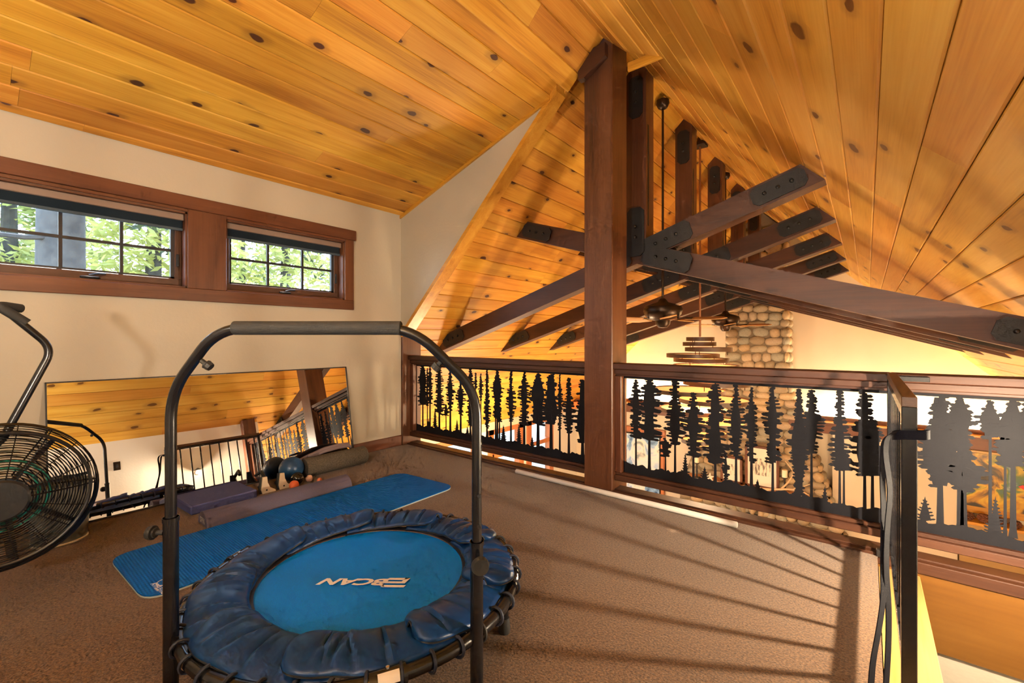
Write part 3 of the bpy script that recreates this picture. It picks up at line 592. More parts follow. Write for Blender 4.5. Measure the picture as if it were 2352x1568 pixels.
# ------------------------------------------------------------------ stone chimney
def stone_mat():
    m, nt, N, L, P = new_mat('river_stone'); oi = N.new('ShaderNodeObjectInfo'); t = N.new('ShaderNodeTexCoord')
    r = N.new('ShaderNodeValToRGB'); e = r.color_ramp.elements; e[0].position = 0; e[0].color = (.24,.17,.10,1); e[1].position = 1; e[1].color = (.54,.40,.24,1)
    for p, c in ((.25, (.34,.27,.18,1)), (.5, (.30,.28,.22,1)), (.7, (.48,.34,.19,1)), (.9, (.40,.31,.22,1))): k = e.new(p); k.color = c
    L.new(oi.outputs['Random'], r.inputs[0]); n = N.new('ShaderNodeTexNoise'); n.inputs['Scale'].default_value = 6; n.inputs['Detail'].default_value = 4; L.new(t.outputs['Object'], n.inputs['Vector'])
    mx = N.new('ShaderNodeMixRGB'); mx.blend_type = 'OVERLAY'; mx.inputs[0].default_value = .35; L.new(r.outputs[0], mx.inputs[1]); L.new(n.outputs['Fac'], mx.inputs[2]); L.new(mx.outputs[0], P.inputs['Base Color']); P.inputs['Roughness'].default_value = .65; return m
M['stone'] = stone_mat(); M['mortar'] = plain('chimney_mortar', (.20,.15,.10), .9, bump=.4, bscale=40)
cxl = lambda z: -2.06 if z > .30 else -2.06 - .85 * min(1, (.30 - z) / 2.2) ** .8
cxr = lambda z: -1.06 if z > .30 else -1.06 + .78 * min(1, (.30 - z) / 2.4)
cm = thing('stone_chimney', 'tall river stone chimney and fireplace against the far wall', 'chimney', (-1.56, 9.0, ZG))
YCH = 8.78
zs = [ZG, -2.1, -1.4, -.7, -.2, .3, 3.2]; core = [(cxl(z) + .02, z) for z in zs] ; core = [(a, min(z, zl(a) - .03)) for a, z in core] + [(XR, ZR - .03)] + [(cxr(z) - .02, min(z, zl(cxr(z)) - .03)) for z in reversed(zs)]
# solid core outline, no opening cut for the firebox
MB().prism(core, (0, YCH + .05, 0), X3, Z3, Y3, YF - YCH - .05).build('mortar_core', M['mortar'], cm)
smesh = []
for k in range(7):
    b = MB(); rnd = random.Random(k); ph = [rnd.uniform(.88, 1.10) for _ in range(10)]
    b.v.append((0, -1, 0))
    for i, (rr, yy) in enumerate(((.55, -.86), (.90, -.48), (1.0, 0))):
        for j in range(10):
            a = 2 * math.pi * j / 10; q = rr * ph[j]; sgn = lambda v: math.copysign(abs(v) ** .93, v)
            b.v.append((q * sgn(math.cos(a)), yy, q * sgn(math.sin(a))))
    for j in range(10):
        b.f.append((0, 1 + j, 1 + (j + 1) % 10))
        for i in range(2): s0 = 1 + i * 10; b.f.append((s0 + j, s0 + 10 + j, s0 + 10 + (j + 1) % 10, s0 + (j + 1) % 10))
    me = b.mesh('stone', True); me.materials.append(M['stone']); smesh.append(me)
rnd = random.Random(3); z = -2.2; cnt = 0
AX, AZ, AR = -1.60, -2.62, .62                                 # firebox arch
def stone(x, y, z, w_, h_, d_, rz=0.0, ry=0.0):
    o = bpy.data.objects.new('stone', rnd.choice(smesh)); COL.objects.link(o); o.parent = cm; o.matrix_parent_inverse = WM[cm].inverted()
    o.location = (x, y, z); o.scale = (w_, d_, h_); o.rotation_euler = (0, ry, rz)
while z < 3.05:
    h = rnd.uniform(.10, .16); x0, x1 = cxl(z), cxr(z); lim = zl((x0 if z > 2.5 else XR))
    x = x0 + rnd.uniform(0, .06)
    if .0 < z - 1.75 < .45: z += h * .9; continue              # hidden behind the trusses
    while x < x1 - .03:
        ww = min(rnd.uniform(.14, .29), x1 - x + .03)
        xc = x + ww / 2; zc = z + rnd.uniform(-.014, .014)
        if zc < zl(xc) - .06 and math.hypot(xc - AX, zc - AZ) > AR + .06: stone(xc, YCH + .045, zc, ww * .53, h * .57, rnd.uniform(.045, .075), 0, rnd.uniform(-.12, .12)); cnt += 1
        x += ww
    if z < 1.9:
        for yy in (YCH + .14, YCH + .31): stone(x1 - .015, yy, z, .085, h * .6, .07, R(90), 0); cnt += 1
    z += h * 1.02
for i in range(13):
    a = R(15 + 150 * i / 12); stone(AX + (AR + .10) * math.cos(a), YCH + .03, AZ + (AR + .10) * math.sin(a), .13, .062, .07, 0, -a)
MB().prism([(AX + AR * math.cos(R(180 * i / 16)), AZ + AR * math.sin(R(180 * i / 16))) for i in range(17)], (0, YCH + .03, 0), X3, Z3, Y3, .04).build('firebox', plain('firebox_black', (.008,.007,.006), .8), cm)  # flat black half disc filling the arch
fs_ = MB(); fs_.tube([(AX + (AR - .05) * math.cos(R(180 * i / 20)), YCH + .02, AZ + (AR - .05) * math.sin(R(180 * i / 20))) for i in range(21)], .022, 6)
for i in range(14): fs_.tube([(AX - .5 + i * .077, YCH + .02, AZ), (AX - .5 + i * .077, YCH + .02, AZ + math.sqrt(max(.01, (AR - .06) ** 2 - (-.5 + i * .077) ** 2)))], .006, 4)
fs_.build('fire_screen', M['iron'], cm, True)

# ------------------------------------------------------------------ mantel and what stands on it
YM = 8.50
mw = wood('live_edge_mantel', (.36,.13,.03), (.52,.22,.06), (.60,.30,.10), 'X', .4, knots=.2, var=0)
ZM = -1.47
mp = []
for i in range(29):
    x = -2.72 + 1.98 * i / 28; mp.append((x, YM - .10 + .035 * math.sin(i * .7) + .02 * math.sin(i * 1.9)))
mantel = MB().prism(mp + [(-.74, YCH + .08), (-2.72, YCH + .08)], (0, 0, ZM - .13), X3, Y3, Z3, .13).build('mantel_shelf', mw)
tag(mantel, 'thick live-edge wooden mantel shelf on the stone fireplace', 'shelf')
M['paper'] = plain('ivory_paper', (.80,.70,.60), .7)
def sketch_mat(seed):
    m, nt, N, L, P = new_mat('pencil_sketch'); t = N.new('ShaderNodeTexCoord'); mp_ = N.new('ShaderNodeMapping'); mp_.inputs['Location'].default_value = (seed, seed, seed); mp_.inputs['Scale'].default_value = (34, 1, 9)
    n = N.new('ShaderNodeTexNoise'); n.inputs['Scale'].default_value = 1; n.inputs['Detail'].default_value = 5; L.new(t.outputs['Object'], mp_.inputs[0]); L.new(mp_.outputs[0], n.inputs['Vector'])
    r = N.new('ShaderNodeValToRGB'); r.color_ramp.elements[0].position = .40; r.color_ramp.elements[0].color = (.16,.13,.11,1); r.color_ramp.elements[1].position = .54; r.color_ramp.elements[1].color = (.78,.68,.55,1); L.new(n.outputs['Fac'], r.inputs[0]); L.new(r.outputs[0], P.inputs['Base Color']); P.inputs['Roughness'].default_value = .6; return m
def picture(x0, x1, h, label, seed):
    o = thing('framed_picture', label, 'picture', ((x0 + x1) / 2, YM + .14, ZM), 'framed sketches on the mantel'); y = YM + .15; f = .04
    fr = MB(); fr.bbox((x0, y - .02, ZM), (x1, y + .02, ZM + f)); fr.bbox((x0, y - .02, ZM + h - f), (x1, y + .02, ZM + h)); fr.bbox((x0, y - .02, ZM), (x0 + f, y + .02, ZM + h)); fr.bbox((x1 - f, y - .02, ZM), (x1, y + .02, ZM + h)); fr.build('frame', M['trim_x'], o)
    MB().box((x0 + f, y - .004, ZM + f), (x1 - f, y + .004, ZM + h - f)).build('mat_board', M['paper'], o)
    cx_ = (x0 + x1) / 2; w_ = (x1 - x0) * .26; MB().box((cx_ - w_, y - .008, ZM + h * .30), (cx_ + w_, y - .003, ZM + h * .70)).build('print', sketch_mat(seed), o)
picture(-2.08, -1.72, .47, 'small framed pencil sketch on the mantel, left of the larger one', 3); picture(-1.68, -1.16, .72, 'larger framed pencil sketch of trees on the mantel', 8)
def candle(x, label, hh):
    o = thing('candlestick', label, 'candlestick', (x, YM - .02, ZM), 'candlesticks on the mantel')
    MB().lathe([(.0, 0), (.06, 0), (.055, .02), (.016, .05), (.012, .10), (.02, .14), (.012, .18), (.012, hh - .03), (.045, hh - .01), (.045, hh), (.0, hh)], (x, YM - .02, ZM), seg=14).build('holder', M['iron'], o, True)
    MB().lathe([(.0, hh), (.04, hh), (.04, hh + .12), (.0, hh + .118)], (x, YM - .02, ZM), seg=14).build('candle', plain('candle_wax', (.82,.74,.55), .5), o, True)
candle(-2.45, 'black candlestick with white candle at the left end of the mantel', .30); candle(-1.06, 'black candlestick with white candle right of the framed sketches', .30)
dw = MB(); bx = Vector((-1.45, YM - .08, ZM + .03))
for pts, r in (([(-1.42,0,.02),(-1.25,-.03,.05),(-1.05,-.04,.10),(-.86,-.03,.13),(-.72,-.02,.07)], .022), ([(-1.1,-.03,.09),(-1.0,-.02,.22),(-.92,0,.38),(-1.05,.02,.55)], .016), ([(-1.25,-.03,.05),(-1.38,-.05,.0),(-1.46,-.06,-.005)], .014), ([(-.95,-.03,.11),(-.8,-.06,.20),(-.70,-.06,.26)], .013)):
    dw.tube([(a, YM - .06 + b, ZM + .025 + c) for a, b, c in pts], [r * (1 - .6 * i / (len(pts) - 1)) for i in range(len(pts))], 7)
tag(dw.build('driftwood', plain('bleached_driftwood', (.62,.42,.25), .6), smooth=True), 'forked piece of pale driftwood lying on the mantel', 'driftwood')
sf = MB()
for k in range(5):
    a = R(90 + 72 * k); sf.tube([(-2.22, YM - .02, ZM + .075), (-2.22 + .075 * math.cos(a), YM - .02, ZM + .08 + .07 * math.sin(a))], [.026, .008], 7)
tag(sf.build('starfish', M['paper'], smooth=True), 'pale starfish standing on the mantel left of the sketches', 'starfish')
tray = MB().bbox((-2.0, YM - .06, ZM), (-1.25, YM + .0, ZM + .022), .004).build('row_of_shells', plain('pale_shell', (.72,.60,.46), .5, noise_amt=.3, nscale=60)); tag(tray, 'narrow pale strip lying on the mantel before the sketches', 'ornament')

# ------------------------------------------------------------------ cove ledge on the far wall
for xa, xb, nm, lb in ((XE, -2.06, 'cove_ledge', 'wooden cove ledge on the far wall left of the chimney'), (-1.04, XE2, 'cove_ledge', 'wooden cove ledge on the far wall right of the chimney')):
    o = thing(nm, lb, 'ledge', ((xa + xb) / 2, 9.0, -.3), 'cove ledges on the far wall')
    MB().bbox((xa, 8.80, -.30), (xb, YF, -.255), .003).build('top_board', M['orange'] if False else M['pine_x'], o)
    MB().bbox((xa, 8.78, -.43), (xb, 8.83, -.257), .004).build('fascia', M['trim_x'], o)
    MB().box((xa, 8.83, -.43), (xb, YF, -.41)).build('soffit', M['trim_x'], o)
    MB().box((xa + .4, 9.06, -.255), (xb - .1, 9.085, -.19)).build('light_shield', M['trim_x'], o)
    MB().box((max(xa + .5, -4.6), 9.11, -.253), (xb - .2, 9.15, -.235)).build('led_strip', emit('warm_led', (1.0,.76,.46), 5), o)
# ------------------------------------------------------------------ things on the far wall below the ledge
def paint_mat(name, stops, scale, dist=2.0, rot=0.0):
    m, nt, N, L, P = new_mat(name); t = N.new('ShaderNodeTexCoord'); mp_ = N.new('ShaderNodeMapping'); mp_.inputs['Rotation'].default_value = (0, rot, 0); L.new(t.outputs['Object'], mp_.inputs[0])
    n = N.new('ShaderNodeTexNoise'); n.inputs['Scale'].default_value = scale; n.inputs['Detail'].default_value = 6; n.inputs['Distortion'].default_value = dist; L.new(mp_.outputs[0], n.inputs['Vector'])
    r = N.new('ShaderNodeValToRGB'); e = r.color_ramp.elements; e[0].position, e[0].color = stops[0][0], (*stops[0][1], 1); e[1].position, e[1].color = stops[-1][0], (*stops[-1][1], 1)
    for p, c in stops[1:-1]: k = e.new(p); k.color = (*c, 1)
    L.new(n.outputs['Fac'], r.inputs[0]); L.new(r.outputs[0], P.inputs['Base Color']); P.inputs['Roughness'].default_value = .35; return m
o = thing('abstract_painting', 'blue and white abstract painting on the wall left of the fireplace', 'painting', (-3.8, 9.1, -2.1))
MB().bbox((-4.35, 9.08, -2.14), (-3.36, 9.12, -.93), .003).build('frame', M['iron'], o)
MB().box((-4.335, 9.072, -2.125), (-3.375, 9.085, -.945)).build('canvas', paint_mat('blue_white_paint', [(.30, (.02,.08,.25)), (.44, (.25,.45,.75)), (.52, (.75,.80,.85)), (.60, (.80,.80,.76)), (.68, (.25,.32,.36))], 2.2), o)
MB().bbox((-4.6, 9.13, -.92), (-3.28, YF, -.80), .003).build('wood_header', M['orange'], o); MB().bbox((-3.355, 9.10, -2.3), (-3.29, YF, -.92), .003).build('side_board', M['orange'], o)
o = thing('round_mirror', 'round wood-framed mirror on the wall right of the fireplace', 'mirror', (.32, 9.1, -2.1))
c0 = Vector((.36, 9.14, -1.62))
MB().lathe([(.60, 0), (.62, .02), (.60, .05), (.56, .05)], c0, (0, -1, 0), 40).build('frame', M['fir_x'], o, True)
MB().lathe([(.0, .045), (.565, .045), (.565, .055), (.0, .055)], c0, (0, -1, 0), 40).build('mirror_glass', plain('brown_tinted_glass', (.20,.07,.03), .12, metal=.5), o)
# picture niche at the right end
nw = struct(MB().bbox((-.45, 9.02, ZG), (1.02, 9.20, -.43), .002).build('wall_niche_side', M['wall_far'])); 
o = thing('landscape_painting', 'large colourful landscape painting with a red streak in the niche', 'painting', (1.75, 9.15, -1.4))
MB().bbox((1.06, 9.13, -1.40), (2.38, 9.18, -.50), .003).build('frame', M['pine_x'], o)
MB().box((1.10, 9.118, -1.30), (2.34, 9.135, -.53)).build('canvas', paint_mat('autumn_lake_paint', [(.28, (.015,.02,.015)), (.40, (.05,.035,.02)), (.47, (.45,.22,.02)), (.54, (.65,.42,.03)), (.60, (.10,.16,.03)), (.66, (.06,.15,.13)), (.74, (.35,.42,.40))], 3.2, 1.2), o)
MB().prism([(1.62, -.93), (1.66, -.90), (2.15, -1.20), (2.12, -1.24)], (0, 9.108, 0), X3, Z3, Y3, .008).build('red_streak', plain('red_paint', (.70,.03,.02), .4), o)
sh = thing('niche_shelf', 'wooden niche shelf under the landscape painting', 'shelf', (1.7, 9.0, -1.5))
MB().bbox((1.03, 8.86, -1.50), (2.43, 9.12, -1.46), .003).build('top_board', M['pine_x'], sh); MB().box((1.03, 8.90, ZG), (2.43, 9.12, -1.50)).build('front_panel', plain('ochre_panel', (.42,.26,.10), .6), sh)
pcm = MB()
for k in range(7):
    zz = .012 + k * .014; rr = .052 * math.sin(math.pi * (k + 1.2) / 9.0)
    for j in range(9):
        a = 2 * math.pi * (j + .5 * (k % 2)) / 9; p = Vector((rr * math.cos(a), rr * math.sin(a), zz)); pcm.ball(p, .017, 6, 4, (1, 1, .6))
pcm.ball((0, 0, .055), .042, 8, 6, (1, 1, 1.2))
pc_me = pcm.mesh('pine_cone', True); pcmat = plain('pine_cone_brown', (.16,.06,.03), .6, var=.25); pc_me.materials.append(pcmat)
for i, (x, lb) in enumerate(((1.12, 'pine cone on the niche shelf, first from the wall edge'), (1.27, 'pine cone on the niche shelf, second from the wall edge'), (1.42, 'pine cone on the niche shelf, third from the wall edge'), (1.57, 'pine cone on the niche shelf, fourth from the wall edge'), (1.80, 'pine cone on the niche shelf, farthest from the wall edge'))):
    p = bpy.data.objects.new('pine_cone', pc_me); COL.objects.link(p); p.location = (x, 8.95, -1.462); p.rotation_euler = (0, 0, i * 1.3); s_ = (1.0, 1.1, 1.05, .95, 1.05)[i]; p.scale = (s_,) * 3; tag(p, lb, 'pine cone', 'pine cones on the niche shelf')
# sconce on the west wall of the great room
o = thing('wall_lamp', 'small orange shaded lamp high on the far left wall', 'lamp', (XE + .02, 8.6, -.5))
MB().lathe([(.16, 0), (.08, .14), (.075, .14), (.155, 0)], (XE + .2, 8.75, -.46), seg=16).build('shade', emit('orange_shade', (.85,.20,.05), .35), o, True); MB().bbox((XE, 8.72, -.44), (XE + .2, 8.78, -.40)).build('bracket', M['iron'], o)
# ------------------------------------------------------------------ mini trampoline
TC = Vector((-1.5, .965, 0)); TR_, TZ = .571, .20
M['pad'] = plain('blue_nylon', (.003,.032,.130), .36, spec=.3, bump=.12, bscale=30)
M['piping'] = plain('black_piping', (.014,.014,.016), .6)
M['jump'] = plain('blue_jump_mat', (.0,.165,.72), .45, spec=.12, noise_amt=.15, nscale=350, bump=.15, bscale=700)
M['navy'] = plain('navy_webbing', (.010,.014,.032), .6, bump=.2, bscale=300)
M['print'] = plain('white_print', (.80,.80,.82), .5)
tp = thing('mini_trampoline', 'blue mini trampoline with black handle bar in the foreground', 'trampoline', TC)
pol = lambda r, a, z: TC + Vector((r * math.cos(a), r * math.sin(a), z))
MB().tube([pol(TR_, 2 * math.pi * k / 72, TZ) for k in range(72)], .0195, 12, closed=True).build('ring_frame', M['black_tube'], tp, True)
for k in range(6):
    a = R(35.5 + 60 * k); l = MB().tube([pol(.535, a, TZ - .005), pol(.535, a, .035)], .0165, 12).build('leg', M['black_tube'], tp, True)
    MB().lathe([(.0, 0), (.022, 0), (.023, .012), (.021, .035), (.019, .055), (.0, .056)], pol(.535, a, 0), seg=14).build('rubber_foot', M['rubber'], l, True)
def matfn(r): return TZ + .006 - .012 * (1 - (r / .40) ** 2)
mj = MB()
for j, r in enumerate((.0, .1, .2, .3, .372)):
    for k in range(64): mj.v.append(pol(max(r, .001), 2 * math.pi * k / 64, matfn(r)))
for j in range(4):
    for k in range(64): mj.f.append((j*64+k, (j+1)*64+k, (j+1)*64+(k+1)%64, j*64+(k+1)%64))
mj.v = [tuple(p) for p in mj.v]; jm_ = mj.build('jumping_mat', M['jump'], tp, True)
bd = MB(); n_ = 72
for r, z in ((.370, TZ + .009), (.405, TZ + .010), (.42, TZ + .004), (.42, TZ - .004)):
    for k in range(n_): bd.v.append(tuple(pol(r, 2 * math.pi * k / n_, z)))
for j in range(3):
    for k in range(n_): bd.f.append((j*n_+k, (j+1)*n_+k, (j+1)*n_+(k+1)%n_, j*n_+(k+1)%n_))
bd.build('mat_border', M['navy'], tp, True)
# printed lettering, read from the far side
ang = R(-142.2); dX_ = Vector((math.cos(ang), math.sin(ang), 0)); dY_ = Vector((-math.sin(ang), math.cos(ang), 0)); tc0 = Vector((-1.458, .932, 0))
def flat_print(me, c, parent, rz, dz=.0042):
    o = link('lettering', me, M['print'], parent); z = matfn((Vector((c.x, c.y, 0)) - TC).length) + dz
    o.location = (c.x, c.y, z); o.rotation_euler = (0, 0, rz); return o
tm = text_mesh('BCAN', .075, .35, .0030)
for v in tm.vertices: v.co.x *= 1.22; v.co.y *= .78
flat_print(tm, tc0 + dX_ * .028 - dY_ * .004, jm_, ang)
lgm = MB(); sh_ = .35
for poly in ([(0, .062), (.085, .062), (.085, .048), (0, .048)], [(.07, .062), (.098, .05), (.098, .036), (.083, .048)], [(.028, .036), (.098, .036), (.083, .024), (.028, .024)], [(.012, .036), (.030, .036), (.030, .0), (.012, .0)], [(.012, .0), (.09, .0), (.098, .012), (.03, .014)], [(.083, .024), (.098, .036), (.104, .012), (.088, .010)]):
    lgm.prism([(x + y * sh_ - .05, y - .031) for x, y in poly], (0, 0, 0), X3, Y3, Z3, .0004)
flat_print(lgm.mesh('logo'), tc0 - dX_ * .130 + dY_ * .004, jm_, ang)
# padded skirt: overlapping flaps
rf = random.Random(11); A0 = R(-128); NF = 9
for k in range(NF):
    a0 = A0 + 2 * math.pi * k / NF - R(9); a1 = A0 + 2 * math.pi * (k + 1) / NF + R(7); ph = rf.uniform(0, 9); w_out = .560 + rf.uniform(-.012, .010); kk = k
    cre = [(rf.uniform(.1, .9), rf.uniform(-.12, .12), rf.uniform(.012, .03), rf.uniform(.006, .013)) for _ in range(7)]
    def pf(u, v, a0=a0, a1=a1, ph=ph, w_out=w_out, cre=cre, top=True):
        e = 1.0
        if u < .14: e = math.sqrt(max(0, 1 - ((.14 - u) / .14) ** 2))            # rounded leading end
        rm = .470; r = rm + (v - .5) * 2 * ((w_out - rm) if v > .5 else (rm - .384)) * (.25 + .75 * e)
        a = a0 + (a1 - a0) * u
        puff = math.sin(math.pi * min(1, max(0, v))) ** .7 * .020
        z = TZ + .022 + puff + .020 * (1 - u) ** 1.5 - .016 * u - .028 * max(0, v - .72) - .010 * max(0, .25 - v)
        for c, sl, wd, dp in cre:
            d = (u - c - sl * (v - .5)) / wd; z -= dp * math.exp(-d * d) * math.sin(math.pi * min(1, v * 1.05)) ** .5
            z += dp * .6 * math.exp(-(d - 1.6) ** 2) * math.sin(math.pi * min(1, v)) ** .5
        z += .004 * math.sin(9 * u + ph) * v + .0035 * noise.noise(Vector((r * 22, a * 12, ph)))
        r += .006 * math.sin(14 * u + ph) * (v - .2)
        return pol(r, a, z)
    g = MB().grid(lambda u, v: tuple(pf(u, v)), 56, 14); fo = g.build('pad_flap', M['pad'], tp, True)
    sol = fo.modifiers.new('thick', 'SOLIDIFY'); sol.thickness = .006; sol.offset = -1
    edge = [pf(1 - i / 40, 1.0) for i in range(41)] + [pf(0, 1 - i / 10) for i in range(1, 11)] + [pf(i / 40, 0) for i in range(1, 41)]
    MB().tube(edge, .0042, 6).build('piping', M['piping'], fo, True)
# bungee loops
NB = 40
for k in range(NB):
    a = 2 * math.pi * (k + .35) / NB; c = pol(TR_, a, TZ); ra = Vector((math.cos(a), math.sin(a), 0)); ta = Vector((-math.sin(a), math.cos(a), 0))
    pts = []
    for i in range(13):
        t = R(-150 + 300 * i / 12); pts.append(c + ra * (.026 * math.cos(t)) + Z3 * (.026 * math.sin(t)) + ta * (.014 * (i / 12 - .5)))
    pts = [pol(.425, a - .012, TZ)] + pts + [pol(.425, a + .012, TZ)]
    MB().tube(pts, .0048, 6).build('bungee_loop', M['navy'] if k % 7 else M['rubber'], tp, True)
# joint sleeves with labels
for a in (R(-27), R(-153)):
    pts = [pol(TR_, a + R(i * 1.6 - 4.8), TZ) for i in range(7)]
    s_ = MB().tube(pts, .0265, 14).build('joint_sleeve', M['black_tube'], tp, True)
    c = pol(TR_, a, TZ); ra = Vector((math.cos(a), math.sin(a), 0)); ta = Vector((-math.sin(a), math.cos(a), 0)); lb = MB()
    for i in range(6):
        for j in range(2):
            t = R(8 + 62 * i / 5); q = c + ra * (.0275 * math.cos(t)) + Z3 * (.0275 * math.sin(t)) + ta * (.028 * (j * 2 - 1)); lb.v.append(tuple(q))
    for i in range(5): lb.f.append((i*2, i*2+1, i*2+3, i*2+2))
    lb.build('warning_label', plain('label_paper', (.80,.74,.70), .5), s_, True)
    MB().lathe([(.0, 0), (.006, 0), (.005, .004), (.0, .005)], c + Z3 * .026 - ra * .004, (0, 0, 1), 10).build('rivet', M['steel'], s_, True)
# handle: two posts, bent upper bar, foam grip, knobs
PL, PR = dep(1.30, 392.5, 900), dep(1.325, 1095, 900); PL.z = PR.z = 0
ztl, ztr = dep(1.30, 392, 1187).z, dep(1.325, 1095, 1242).z
for P_, zt in ((PL, ztl), (PR, ztr)):
    l = MB().tube([P_ + Z3 * .0, P_ + Z3 * zt], .0196, 16).build('handle_post', M['black_tube'], tp, True)
    MB().lathe([(.0196, 0), (.0215, 0), (.0215, .012), (.0196, .012)], P_ + Z3 * (zt - .012), seg=16).build('collar', M['black_tube'], l, True)
    MB().lathe([(.0, 0), (.024, 0), (.024, .02), (.02, .04), (.0, .04)], P_, seg=14).build('rubber_foot', M['rubber'], l, True)
    MB().box(P_ + Vector((-.02, -.006, .17)), P_ + (TC - P_).normalized() * .05 + Vector((.01, .006, .20))).build('bracket', M['iron'], l)
BL, BR_ = dep(1.25, 500, 753), dep(1.25, 948, 753); BR_.z = BL.z = 1.132
KL, KR = PL + Z3 * .945, PR + Z3 * .945
hb = MB().tube(bend([PL + Z3 * (ztl - .25), KL, BL, BR_, KR, PR + Z3 * (ztr - .25)], .085, 8), .0148, 16).build('handle_bar', M['black_tube'], tp, True)
ga, gb = dep(1.25, 537, 753), dep(1.25, 922, 753); ga.z = gb.z = 1.132
MB().tube([ga, ga + (gb - ga) * .004, ga + (gb - ga) * .996, gb], [.0175, .0195, .0195, .0175], 18).build('foam_grip', M['foam_black'], tp, True)
def knob(c, ax, name='knob', L_=.05, r=.026):
    ax = Vector(ax).normalized()
    MB().lathe([(.0, 0), (.007, 0), (.007, L_ * .45), (.014, L_ * .5), (.014, L_ * .62), (r, L_ * .66), (r * 1.02, L_ * .8), (r * .9, L_), (.0, L_)], c, ax, 8 if r < .02 else 18).build(name, M['rubber'], tp, False)
knob(dep(1.30, 376, 1223), -RT, L_=.045, r=.020); knob(dep(1.315, 1098, 1285), (FW * -1 + RT * .25), L_=.05, r=.026)
for c, a in ((dep(1.275, 455, 822), RT * .8 - Z3 * .6), (dep(1.285, 1022, 822), -RT * .7 - Z3 * .7)): knob(c + a * .012, a, L_=.034, r=.013)
for v in (1135, 1205): MB().lathe([(.0, 0), (.0055, 0), (.0055, .002), (.0, .002)], dep(1.325, 1101, v) - FW * .0142, -FW, 10).build('adjustment_hole', M['iron'], tp)

# ------------------------------------------------------------------ yoga mat
def rounded(c4, r, n=6):
    out = []; m_ = len(c4)
    for i in range(m_):
        p, a, b = Vector(c4[i]), Vector(c4[i-1]), Vector(c4[(i+1) % m_]); A = p + (a - p).normalized() * r; B = p + (b - p).normalized() * r
        for j in range(n + 1): t = j / n; out.append(tuple(A * (1-t)**2 + p * 2*t*(1-t) + B * t*t))
    return out
yc = [(-2.945, .452), (-2.345, .472), (-2.375, 2.285), (-2.972, 2.240)]
def mat_ribs():
    m, nt, N, L, P = new_mat('blue_ribbed_foam'); P.inputs['Base Color'].default_value = (.0,.125,.52,1); P.inputs['Specular IOR Level'].default_value = .12; P.inputs['Roughness'].default_value = .6; t = N.new('ShaderNodeTexCoord')
    w_ = N.new('ShaderNodeTexWave'); w_.bands_direction = 'Y'; w_.inputs['Scale'].default_value = 26; L.new(t.outputs['Object'], w_.inputs['Vector'])
    w2 = N.new('ShaderNodeTexWave'); w2.bands_direction = 'X'; w2.inputs['Scale'].default_value = 14; L.new(t.outputs['Object'], w2.inputs['Vector'])
    ad = N.new('ShaderNodeMath'); ad.operation = 'MULTIPLY_ADD'; L.new(w2.outputs['Fac'], ad.inputs[0]); ad.inputs[1].default_value = .3; L.new(w_.outputs['Fac'], ad.inputs[2])
    b = N.new('ShaderNodeBump'); b.inputs['Strength'].default_value = .6; b.inputs['Distance'].default_value = .004; L.new(ad.outputs[0], b.inputs['Height']); L.new(b.outputs[0], P.inputs['Normal']); return m
ym = thing('yoga_mat', 'blue ribbed yoga mat lying on the carpet behind the trampoline', 'yoga mat', (-2.66, 1.36, 0))
MB().prism(rounded(yc, .10), (0, 0, .001), X3, Y3, Z3, .007).build('underside', plain('pale_mat_edge', (.50,.60,.60), .7), ym)
yt = MB().prism(rounded([(x * .9985 - .004, y * .999 + .001) for x, y in yc], .10), (0, 0, .008), X3, Y3, Z3, .006).build('top_layer', mat_ribs(), ym)
pA, pB = at('Z', .015, 352, 1340), at('Z', .015, 377, 1361); dv = (pB - pA); a_ = math.atan2(dv.y, dv.x)
o = link('lettering', text_mesh('ATHLETIC', .030, 0, .0006), M['print'], yt); o.location = (pA + pB) / 2 + Vector((0, 0, .0005)); o.rotation_euler = (0, 0, a_)
pC = at('Z', .015, 380, 1335); MB().tube([pC + Vector((.032 * math.cos(2*math.pi*k/24), .032 * math.sin(2*math.pi*k/24), -.001)) for k in range(24)], .0022, 4, closed=True).build('ring_mark', M['print'], yt)
o = link('lettering', text_mesh('WORKS', .012, 0, .0002), M['print'], yt); o.location = at('Z', .0155, 359, 1353); o.rotation_euler = (0, 0, a_)

# ------------------------------------------------------------------ foam half roller, balance pad, foam roller
M['mauve'] = plain('mauve_foam', (.105,.092,.150), .8, noise_amt=.12, nscale=200, bump=.15, bscale=300)
hr = thing('half_round_roller', 'long mauve half-round foam roller beside the yoga mat', 'foam roller', (-3.05, 1.34, 0))
pr = [(.078 * math.cos(R(180 * i / 16)), .002 + .080 * math.sin(R(180 * i / 16))) for i in range(17)]
MB().prism(pr, (-3.06, .885, 0), X3, Z3, Y3, .925).build('foam_body', M['mauve'], hr, True)
o = link('lettering', text_mesh('SPRI', .045, 0, .001), plain('grey_print', (.40,.38,.38), .6), hr); o.location = (-3.06, .884, .03); o.rotation_euler = (R(90), 0, 0)
bp = MB().bbox((-.165, -.198, 0), (.165, .198, .056), .008).build('balance_pad', plain('slate_blue_foam', (.070,.085,.27), .75, noise_amt=.1, nscale=150, bump=.2, bscale=200), None, False, (-3.455, 1.075, .001), (0, 0, R(3)))
tag(bp, 'thick slate-blue foam balance pad before the mirror', 'balance pad')
fr_ = thing('foam_roller', 'speckled grey-brown foam roller lying at the corner of the mirror', 'foam roller', (-3.5, 1.97, 0))
MB().lathe([(.0, 0), (.070, 0), (.075, .006), (.075, .534), (.070, .54), (.0, .54)], (-3.495, 1.70, .075), (0, 1, 0), 28).build('foam_body', plain('speckled_foam', (.085,.070,.052), .85, noise_amt=.6, nscale=160, bump=.3, bscale=160), fr_, True)
